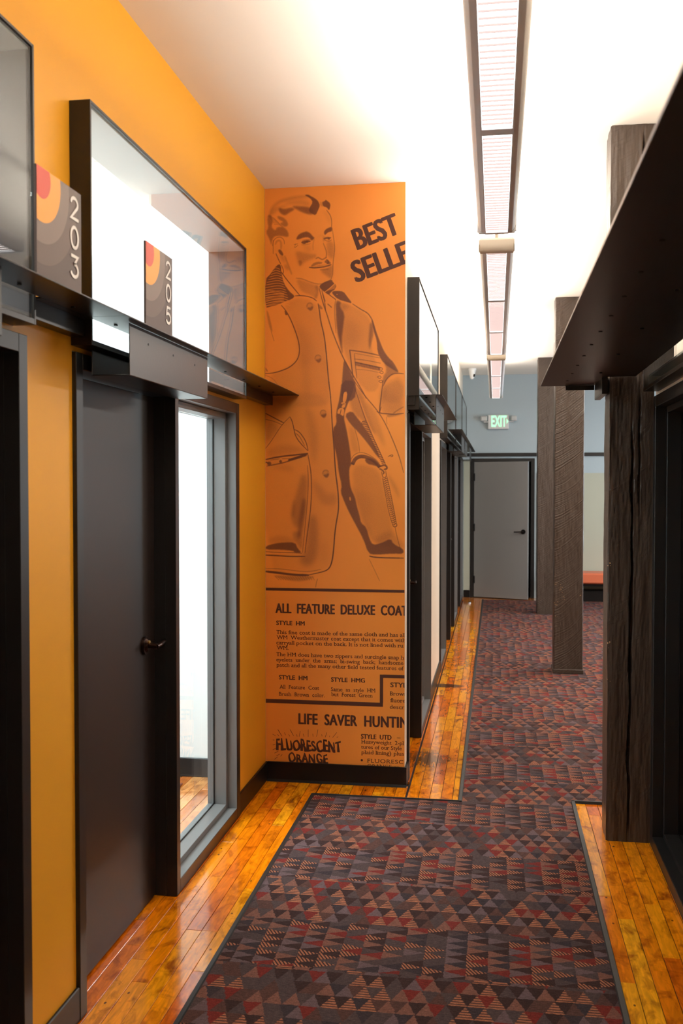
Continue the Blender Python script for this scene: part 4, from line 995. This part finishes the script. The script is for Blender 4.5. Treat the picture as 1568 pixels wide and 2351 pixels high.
for (zz_, bxx, byy, rr_) in ((A, 513, 1397, 38), (A, 600, 1947, 37), (B, 655, 318, 36), (B, 682, 952, 37)):
    disc(zz_, bxx, byy, rr_, .30, 5); poly(zz_, [(bxx-30, byy+14), (bxx+rr_, byy-4), (bxx+30, byy+34), (bxx+6, byy+54), (bxx-16, byy+34)], .72, 4)
    line(zz_, [(bxx-32, byy+6), (bxx-26, byy-26), (bxx+4, byy-38), (bxx+30, byy-20)], 5, .40, 2); disc(zz_, bxx-2, byy-2, 20, -.35, 5)
# near sleeve
line(A, [(212, 1388), (262, 1445), (315, 1545), (368, 1680), (400, 1790), (406, 1890), (378, 1975), (300, 2045), (200, 2085), (120, 2105), (42, 2110)], 7, .85, 1)
poly(A, [(52, 1430), (78, 1470), (122, 1658), (105, 1672), (72, 1570)], .5, 5); line(A, [(105, 1665), (135, 1765)], 3, .5); poly(A, [(246, 1428), (285, 1492), (250, 1492)], .9, 2)
poly(A, [(44, 2040), (75, 2085), (60, 2090), (44, 2070)], .5, 3); line(A, [(42, 2128), (100, 2148), (150, 2190), (180, 2250)], 4, .35, 2)
# ---- lower coat
line(B, [(712, -20), (735, 150), (752, 470), (768, 650), (776, 800), (786, 950), (808, 1110), (818, 1240), (816, 1350), (792, 1480), (776, 1600), (766, 1750), (752, 1870), (728, 1945), (690, 1982), (620, 2002), (500, 2028)], 9, .88, 1)
line(B, [(45, 1990), (180, 2005), (350, 2028), (500, 2030)], 17, .9, 1)
line(B, [(985, -20), (1100, 140), (1180, 230), (1250, 320), (1320, 440), (1400, 620), (1465, 790), (1505, 945)], 6, .75, 1)
poly(B, [(45, 100), (480, 100), (700, 140), (780, 760), (815, 1250), (760, 1870), (690, 1980), (400, 2025), (45, 1985)], .13, 14)
poly(B, [(450, 180), (560, 350), (610, 600), (560, 900), (520, 720), (500, 500)], .26, 26)
poly(B, [(530, 1000), (620, 1080), (700, 1180), (790, 1150), (810, 1280), (700, 1290), (640, 1280), (580, 1180)], .30, 24)
poly(B, [(510, 1380), (600, 1420), (600, 1800), (540, 1930), (430, 1930), (400, 1850), (470, 1790), (490, 1600)], .48, 24)
poly(B, [(620, 1700), (700, 1650), (700, 1850), (620, 1950)], .12, 30)
poly(B, [(850, -30), (1000, -30), (960, 120), (900, 250), (870, 350), (900, 480), (938, 690), (955, 850), (930, 900), (932, 1000), (945, 1110), (990, 1200), (1010, 1300), (1040, 1400), (1055, 1480), (1110, 1520), (1142, 1640), (1180, 1712), (1270, 1690), (1370, 1640), (1395, 1700), (1505, 1752), (1505, 1806), (1400, 1802), (1200, 1815), (1132, 1800), (1080, 1650), (1000, 1500), (920, 1350), (872, 1240), (838, 1150), (852, 1080), (818, 945), (800, 780), (770, 660), (755, 480), (798, 430), (788, 320), (830, 150)], .90, 4)
poly(B, [(1180, 1660), (1300, 1580), (1390, 1560), (1440, 1650), (1505, 1700), (1505, 1760), (1390, 1720), (1250, 1720)], .35, 22)
poly(B, [(940, 1050), (1010, 1150), (1060, 1350), (1150, 1550), (1180, 1700), (1080, 1500), (980, 1200)], .30, 22)
poly(B, [(930, 1200), (945, 1205), (950, 1245), (932, 1238)], -.9, 2)
poly(B, [(870, 92), (912, 90), (898, 190), (880, 200), (858, 196)], -.95, 2); poly(B, [(838, 205), (895, 196), (888, 250), (868, 262), (845, 255), (862, 230)], -.92, 2)
poly(B, [(818, 262), (880, 262), (870, 350), (852, 340), (830, 322), (800, 322)], -.9, 2); line(B, [(845, 280), (835, 320)], 5, .8); line(B, [(868, 100), (858, 190)], 3, .5); line(B, [(850, 222), (880, 218)], 5, .8)
poly(B, [(878, 330), (960, 290), (1010, 360), (1060, 420), (1110, 490), (1160, 580), (1215, 690), (1262, 800), (1228, 778), (1130, 642), (1032, 522), (940, 430)], .86, 4)
poly(B, [(985, 10), (1080, 120), (1110, 250), (1170, 420), (1230, 560), (1130, 480), (1060, 380), (1010, 360), (960, 290), (930, 160)], .42, 14)
poly(B, [(1080, 170), (1180, 260), (1230, 360), (1290, 560), (1320, 700), (1230, 560), (1150, 400)], .28, 18)
line(B, [(985, 40), (1030, 170), (1095, 370), (1180, 565), (1260, 740), (1318, 868)], 5, .75)
line(B, [(1040, 170), (1110, 370), (1195, 560), (1272, 730)], 7, -.6, 2)
for k in range(26):
    t_ = k/25; xx = 1072+t_*205; yy = 405+t_*440
    line(B, [(xx, yy), (xx+30, yy-4)], 7, .75)
line(B, [(1066, 410), (1062, 430), (1090, 440)], 6, .7)
P_ = smoothpts(np.array([(955, 850), (985, 790), (1040, 762), (1100, 765), (1170, 790), (1220, 830), (1262, 880)], float), False, 2)
for k in range(0, len(P_)-1):
    q = P_[k]; tdir = P_[min(k+1, len(P_)-1)]-P_[max(k-1, 0)]; tdir = tdir/np.hypot(*tdir); nn = np.array([-tdir[1], tdir[0]])
    for f in (0, .5): 
        qq = q+(P_[min(k+1, len(P_)-1)]-q)*f; line(B, [tuple(qq-nn*4), tuple(qq+nn*26)], 6, .7)
line(B, [(950, 800), (985, 752), (1045, 728), (1120, 745), (1200, 795), (1250, 845)], 4, .6, 1); line(B, [(1040, 728), (1028, 620), (985, 470)], 4, .5, 1)
poly(B, [(925, 440), (990, 480), (1020, 640), (1035, 725), (980, 740), (950, 640)], .22, 14)
poly(B, [(1088, 800), (1150, 792), (1232, 840), (1255, 892), (1190, 868), (1120, 855)], .85, 4)
line(B, [(955, 850), (960, 860)], 6, .7)
poly(B, [(960, 880), (1090, 860), (1230, 910), (1290, 1050), (1380, 1500), (1390, 1640), (1190, 1712), (1110, 1500), (990, 1150)], .24, 16)
poly(B, [(1020, 1120), (1120, 1150), (1180, 1300), (1130, 1450), (1050, 1350)], .18, 34)
# zip slider and closed zip
line(B, [(1258, 880), (1300, 862), (1328, 880), (1330, 905), (1300, 912)], 13, .75); line(B, [(1252, 905), (1275, 915), (1300, 940), (1290, 960)], 10, .75); disc(B, 1292, 892, 9, -.7, 2)
line(B, [(1272, 935), (1282, 985), (1300, 1002), (1325, 985), (1316, 925)], 5, .75)
line(B, [(1282, 1000), (1318, 1200), (1352, 1380), (1392, 1505)], 4, .75); line(B, [(1328, 985), (1362, 1130), (1398, 1310), (1432, 1498)], 4, .75)
line(B, [(1392, 1505), (1408, 1522), (1432, 1514), (1434, 1494)], 6, .8)
for k in range(24):
    t_ = k/23; xa = 1286+t_*106; ya = 1012+t_*478; xb = 1330+t_*102
    line(B, [(xa, ya), (xa+18, ya+8), (xb-16, ya-8), (xb, ya-2)], 5, .8, 0, 0)
line(B, [(1415, 1522), (1430, 1600), (1452, 1690), (1485, 1800)], 4, .65); line(B, [(1145, 1828), (1180, 1838), (1260, 1846), (1505, 1850)], 9, .85)
line(B, [(1142, 1862), (1195, 1970), (1252, 2092)], 4, .45, 1); line(B, [(595, 2070), (582, 2110), (575, 2158)], 5, .45, 1)
poly(B, [(1270, 40), (1505, -60), (1505, 325), (1400, 330), (1250, 310)], .26, 14); poly(B, [(1330, 60), (1440, 120), (1505, 250), (1400, 320), (1300, 280)], .2, 30)
line(B, [(1288, -30), (1268, 140), (1248, 300), (1258, 318), (1330, 322), (1400, 330), (1450, 325), (1505, 318)], 8, .8, 1); line(B, [(1220, 296), (1250, 318), (1268, 250)], 5, .7)
poly(B, [(1325, 325), (1440, 335), (1500, 330), (1400, 352), (1330, 362)], .5, 6); line(B, [(1325, 360), (1330, 430)], 3, .45); line(B, [(1395, 320), (1440, 285), (1502, 250)], 8, .5, 4)
line(B, [(1342, 776), (1370, 760), (1392, 758), (1390, 776), (1368, 776)], 5, .8)
poly(B, [(1330, 940), (1395, 1030), (1450, 1130), (1462, 1240), (1420, 1150), (1360, 1040)], .34, 16)
# big patch pocket
line(B, [(45, 318), (140, 368), (240, 420)], 6, .85); line(B, [(45, 382), (130, 400), (225, 442)], 4, .6); line(B, [(45, 690), (100, 620), (200, 465), (232, 425), (302, 355)], 4, .7)
poly(B, [(48, 400), (200, 450), (130, 560), (48, 640)], .28, 16)
line(B, [(302, 355), (325, 395), (345, 480), (358, 550), (400, 620), (490, 712)], 6, .85); line(B, [(352, 490), (400, 512), (452, 580), (480, 640), (495, 712)], 6, .8); line(B, [(365, 530), (405, 560), (458, 660)], 5, .6)
poly(B, [(60, 700), (250, 640), (430, 690), (480, 730), (330, 740), (60, 790)], .28, 22)
line(B, [(50, 806), (150, 784), (260, 768), (350, 760), (490, 742)], 11, .85, 1); line(B, [(60, 876), (130, 862), (220, 845), (300, 820), (400, 790), (478, 765)], 8, .75, 1)
disc(B, 84, 850, 22, .9, 3, 1); disc(B, 204, 828, 17, .9, 3, .9); line(B, [(290, 812), (380, 785), (480, 750)], 16, .85, 2); line(B, [(100, 812), (190, 800)], 5, .5); line(B, [(222, 800), (300, 796)], 5, .5); line(B, [(50, 835), (75, 845)], 9, .8)
poly(B, [(90, 880), (200, 860), (320, 870), (350, 930), (240, 930), (150, 900)], .22, 22)
line(B, [(490, 742), (512, 850), (530, 980), (532, 1200), (512, 1420), (485, 1600), (462, 1795)], 7, .75, 1); line(B, [(488, 870), (498, 1000), (492, 1200), (470, 1450), (436, 1790)], 5, .65, 1)
poly(B, [(425, 960), (485, 980), (478, 1200), (445, 1420), (380, 1560), (310, 1430), (345, 1250), (395, 1080)], .48, 18)
poly(B, [(440, 1200), (476, 1240), (452, 1480), (425, 1620), (375, 1650), (395, 1450)], .72, 14); poly(B, [(330, 1250), (360, 1230), (352, 1400), (320, 1440)], .4, 12)
poly(B, [(330, 1560), (440, 1580), (430, 1780), (380, 1700), (340, 1650)], .45, 14)
poly(B, [(60, 1650), (200, 1600), (340, 1650), (360, 1690), (100, 1700)], .25, 16)
poly(B, [(46, 1722), (150, 1692), (250, 1682), (360, 1684), (382, 1745), (430, 1795), (350, 1792), (340, 1772), (200, 1760), (48, 1762)], .90, 4)
line(B, [(45, 1782), (200, 1790), (330, 1792), (430, 1798)], 5, .7); line(B, [(45, 1818), (150, 1822), (300, 1832), (462, 1832)], 9, .85, 1)
line(B, [(46, 1962), (200, 1962), (330, 1980), (430, 1992), (540, 1990), (630, 1968)], 5, .5, 2)
poly(B, [(110, 2030), (300, 2035), (560, 2040), (545, 2065), (430, 2095), (330, 2092), (180, 2060)], .45, 8)
for k in range(16): line(B, [(150+26*k, 2045), (185+25*k, 2080)], 5, .3, 1)
D = np.clip(D*.96, 0, 1)

mur = thing('mural', 'orange wall mural of a man in a field coat above catalogue text', 'mural', ((XW+X2)/2, YM, 0))
def mural_sheet():
    zt = HC-.001; zb = art2wall(700, 1352)[1]; nx, nz = 370, 1040
    xs = np.linspace(XW+.0015, X2-.0005, nx+1); zs = np.concatenate([[.1], np.linspace(zb, zt, nz+1)])
    Xg, Zg = np.meshgrid(xs, zs); u, v = wall2art(Xg, Zg)
    a = np.clip((u-U0)*SS-.5, 0, D.shape[1]-1.001); b = np.clip((v-V0)*SS-.5, 0, D.shape[0]-1.001)
    i = a.astype(int); j = b.astype(int); fa = a-i; fb = b-j
    ink = (D[j, i]*(1-fa)+D[j, i+1]*fa)*(1-fb)+(D[j+1, i]*(1-fa)+D[j+1, i+1]*fa)*fb
    ink[0] = 0; ink[1] = 0
    og = np.array(org(mur)); n = nx+1
    verts = np.stack([Xg, np.full_like(Xg, YM-.0012), Zg], -1).reshape(-1, 3)-og
    r = np.arange(len(zs)-1)[:, None]*n; c = np.arange(nx)[None]
    F = np.stack([r+c, r+c+1, r+n+c+1, r+n+c], -1).reshape(-1, 4)
    me = bpy.data.meshes.new('mural_sheet'); me.vertices.add(len(verts)); me.vertices.foreach_set('co', verts.ravel())
    me.loops.add(F.size); me.loops.foreach_set('vertex_index', F.ravel().astype(np.int32))
    me.polygons.add(len(F)); me.polygons.foreach_set('loop_start', np.arange(0, F.size, 4, dtype=np.int32)); me.polygons.foreach_set('loop_total', np.full(len(F), 4, np.int32))
    me.update(calc_edges=True)
    at = me.attributes.new('ink', 'FLOAT', 'POINT'); at.data.foreach_set('value', ink.ravel().astype(np.float32))
    me.materials.append(M['mural']); link(bpy.data.objects.new('mural_sheet', me), mur)
mural_sheet()
YT = YM-.0020
C6 = lambda x, y: (600+x/4.612, 1330+y/4.612)
def clip_right(me):
    b = bmesh.new(); b.from_mesh(me)
    bmesh.ops.bisect_plane(b, geom=list(b.verts)+list(b.edges)+list(b.faces), plane_co=(X2-.001-org(mur).x, 0, 0), plane_no=(1, 0, 0), clear_outer=True)
    b.to_mesh(me); b.free()
def serifs(me, co, up):
    """slab serifs: short horizontal outline edges at the foot or head of a stem get a small bar"""
    cnt = {}
    for p_ in me.polygons:
        for ek in p_.edge_keys: cnt[ek] = cnt.get(ek, 0)+1
    zs = co[:, 1]; out = []
    for (a_, b_), n_ in cnt.items():
        if n_ != 1: continue
        A_, B_ = co[a_], co[b_]; L_ = abs(A_[0]-B_[0])
        if abs(A_[1]-B_[1]) > .004 or not (.045 < L_ < .13): continue
        z_ = A_[1]; x0_, x1_ = sorted((A_[0], B_[0]))
        if abs(z_) < .012: out.append((x0_-.085, x1_+.085, z_, z_+.05))
        elif z_ < -.12: out.append((x0_-.08, x1_+.08, z_, z_+.05))
        elif z_ > .40: out.append((x0_-.09, x1_+(.08 if z_ > .62 and up else .0), z_-.05, z_))
    return out
def put_text(s, x0, yb, x1, yt, off=0, sp=1, name='lettering', rot=0, frame=C6, warp=None, split=False, serif=False):
    """lettering whose capitals span artwork x0..x1, baseline yb, cap line yt; off = extra stroke weight"""
    me0, co = fonttext(s, 1, 0, sp)
    capm, cc = fonttext('H', 1, 0, 1); caph = cc[:, 1].max(); bpy.data.meshes.remove(capm)
    xa, za = art2wall(*frame(x0, yb)); xb, _ = art2wall(*frame(x1, yb)); _, zt = art2wall(*frame(x0, yt))
    if serif:
        sr = serifs(me0, co, s.isupper()); b0 = bmesh.new(); b0.from_mesh(me0)
        for q in sr: b0.faces.new([b0.verts.new((x_, z_, 0)) for x_, z_ in ((q[0], q[2]), (q[1], q[2]), (q[1], q[3]), (q[0], q[3]))])
        b0.to_mesh(me0); b0.free(); co = np.empty(len(me0.vertices)*3); me0.vertices.foreach_get('co', co); co = co.reshape(-1, 3)
        co[-4*len(sr):, 2] = 1 if sr else 0
    w = co[:, 0].max()-co[:, 0].min(); U = (co[:, 0]-co[:, 0].min())/w; V = co[:, 1]/caph
    H_ = (zt-za); b = bmesh.new(); og = np.array(org(mur))
    bo = off*H_
    shifts = [(0, 0)] if off == 0 else [(-bo, 0), (bo, 0), (0, bo*.4), (0, -bo*.4), (-bo*.8, bo*.3), (bo*.8, bo*.3), (-bo*.8, -bo*.3), (bo*.8, -bo*.3)] if off > .03 else [(-bo, 0), (bo, 0)]
    for k, (dx, dz) in enumerate(shifts):
        u, v = (warp(U, V) if warp else (U, V))
        f = (1.55-1.25*V) if warp else 1.0
        lx = u*(xb-xa)+dx*f; lz = v*H_+dz
        if rot: c_, s__ = math.cos(rot), math.sin(rot); lx, lz = lx*c_-lz*s__, lx*s__+lz*c_
        out = np.stack([xa+lx, YT-.00003*k-.0003*(co[:, 2] if serif else np.zeros(len(co))), za+lz], -1)-og
        me = me0.copy(); me.vertices.foreach_set('co', out.ravel()); b.from_mesh(me); bpy.data.meshes.remove(me)
    bmesh.ops.bisect_plane(b, geom=list(b.verts)+list(b.edges)+list(b.faces), plane_co=(X2-.001-og[0], 0, 0), plane_no=(1, 0, 0), clear_outer=True)
    groups = [list(b.faces)]
    if split:
        b.faces.ensure_lookup_table(); iv = sorted(((min(v_.co.x for v_ in f.verts), max(v_.co.x for v_ in f.verts), f.index) for f in b.faces))
        groups = []; cur = -9
        for a_, c_, i_ in iv:
            if a_ > cur+split*H_: groups.append([])
            groups[-1].append(b.faces[i_]); cur = max(cur, c_)
    for g in groups:
        nm = bpy.data.meshes.new(name); idx = {}; vs_ = []; fs_ = []
        for f in g:
            q = []
            for v_ in f.verts:
                if v_ not in idx: idx[v_] = len(vs_); vs_.append(tuple(v_.co))
                q.append(idx[v_])
            fs_.append(q)
        nm.from_pydata(vs_, [], fs_); nm.materials.append(M['ink'])
        link(bpy.data.objects.new(name, nm), mur)
    b.free(); bpy.data.meshes.remove(me0)
def bars(name, rects):
    m_ = MB()
    for (x0, y0, x1, y1) in rects:
        xa, za = art2wall(*C6(x0, y0)); xb, _ = art2wall(*C6(x1, y0)); _, zb = art2wall(*C6(x0, y1))
        m_.box(xa, min(xb, X2-.001), YT-.0001, YT+.0001, zb, za)
    m_.build(name, M['ink'], mur)
bars('printed_rule', [(48, 88, 1515, 118)])
bars('printed_rule', [(48, 1264, 1288, 1306)]); bars('printed_rule', [(1255, 1008, 1290, 1308)]); bars('printed_rule', [(1290, 1008, 1520, 1042)])
put_text('ALL  FEATURE  DELUXE  COAT', 155, 355, 1545, 256, .055, 1.05, split=.25)
put_text('STYLE  HM', 160, 482, 458, 438, .05)
for s_, xa_, yb_, xb_ in (('This fine coat is made of the same cloth and has all', 160, 578, 1528), ('WM  Weathermaster coat except that it comes with', 160, 632, 1530),
    ('carryall pocket on the back. It is not lined with ru', 160, 688, 1506), ('WM.', 162, 742, 288), ('The HM does have two zippers and surcingle snap h', 160, 812, 1512),
    ('eyelets  under  the  arms;  bi-swing  back;  handsome', 160, 868, 1504), ('patch and all the many other field tested features of', 160, 924, 1506)):
    put_text(s_, xa_, yb_, xb_, yb_-40, .012, serif=True)
put_text('STYLE  HM', 188, 1058, 487, 1014, .05); put_text('STYLE  HMG', 740, 1082, 1096, 1038, .05)
put_text('All  Feature  Coat', 190, 1156, 612, 1116,.008, serif=True); put_text('Brush  Brown  color.', 188, 1232, 672, 1192,.008, serif=True)
put_text('Same  as  style  HM', 737, 1182, 1210, 1142,.008, serif=True); put_text('but  Forest  Green', 740, 1236, 1180, 1196,.008, serif=True)
put_text('STYL', 1368, 1140, 1538, 1092, .05); put_text('Brown', 1362, 1228, 1546, 1186, .012, serif=True); put_text('fluoresc', 1362, 1300, 1580, 1258, .012, serif=True); put_text('descri', 1360, 1370, 1530, 1328, .012, serif=True)
put_text('LIFE  SAVER  HUNTING', 398, 1530, 1640, 1420, .052, 1.05, split=.25)
put_text('STYLE  UTD', 1057, 1686, 1377, 1638, .05); bars('printed_rule', [(1436, 1676, 1474, 1680)])
put_text('Heavyweight  2-pl', 1057, 1737, 1510, 1697, .012, serif=True); put_text('tures of our Style', 1057, 1792, 1486, 1752, .012, serif=True); put_text('plaid lining) plus', 1057, 1848, 1510, 1808, .012, serif=True)
put_text('FLUORESCENT', 1118, 1938, 1660, 1898, .006, 1.1, serif=True); put_text('ORANGE or', 1122, 1990, 1460, 1954, .006, serif=True)
m_ = MB(); xa_, za_ = art2wall(*C6(1064, 1914)); m_.cyl((xa_, YT-.0001, za_), (xa_, YT+.0001, za_), .0065, 18); m_.build('bullet_mark', M['ink'], mur)
C4 = lambda x, y: (600+x/ZF, 400+y/ZF)
put_text('BEST', 1025, 798, 1500, 580, .055, 1.0, rot=math.radians(19.5), frame=C4)
put_text('SELLER', 1012, 1145, 1790, 922, .055, 1.0, rot=math.radians(19.5), frame=C4)
def psy(amp):
    def f(u, v):
        k = .5+.5*np.cos(u*math.pi*2*5.3)
        v2 = v*(1+.10*np.sin(u*19))-.04*np.sin(u*31)
        return u+.010*np.sin(v*5.5), v2
    return f
put_text('FLUORESCENT', 165, 1805, 845, 1690, .055, 1.12, warp=psy(1)); put_text('ORANGE', 290, 1932, 700, 1838, .055, 1.12, warp=psy(1))
rays = MB()
for (xa_, ya_, xb_, yb_) in ((175, 1590, 220, 1660), (245, 1620, 258, 1650), (305, 1590, 342, 1655), (290, 1640, 302, 1662), (412, 1605, 402, 1665), (375, 1640, 380, 1665), (497, 1590, 497, 1668), (445, 1635, 452, 1665), (600, 1590, 585, 1665), (545, 1635, 547, 1665), (695, 1620, 677, 1672), (640, 1640, 643, 1662), (800, 1620, 755, 1675), (725, 1655, 722, 1670), (815, 1665, 800, 1675), (120, 1638, 150, 1655), (170, 1640, 188, 1660), (122, 1700, 140, 1702), (122, 1755, 150, 1745), (120, 1805, 155, 1788), (140, 1840, 180, 1820), (160, 1870, 195, 1850), (140, 1905, 172, 1880), (205, 1875, 222, 1852)):
    a_ = art2wall(*C6(xa_, ya_)); b_ = art2wall(*C6(xb_, yb_)); dv = Vector((b_[0]-a_[0], b_[1]-a_[1])).normalized(); nv = Vector((-dv.y, dv.x))*.0011
    v_ = [rays.b.verts.new((p_[0]+q_*nv.x, YT, p_[1]+q_*nv.y)) for p_, q_ in ((a_, -1), (a_, 1), (b_, 1), (b_, -1))]; rays.b.faces.new(v_)
tag(rays.build('printed_rays', M['ink'], mur), kind='stuff')
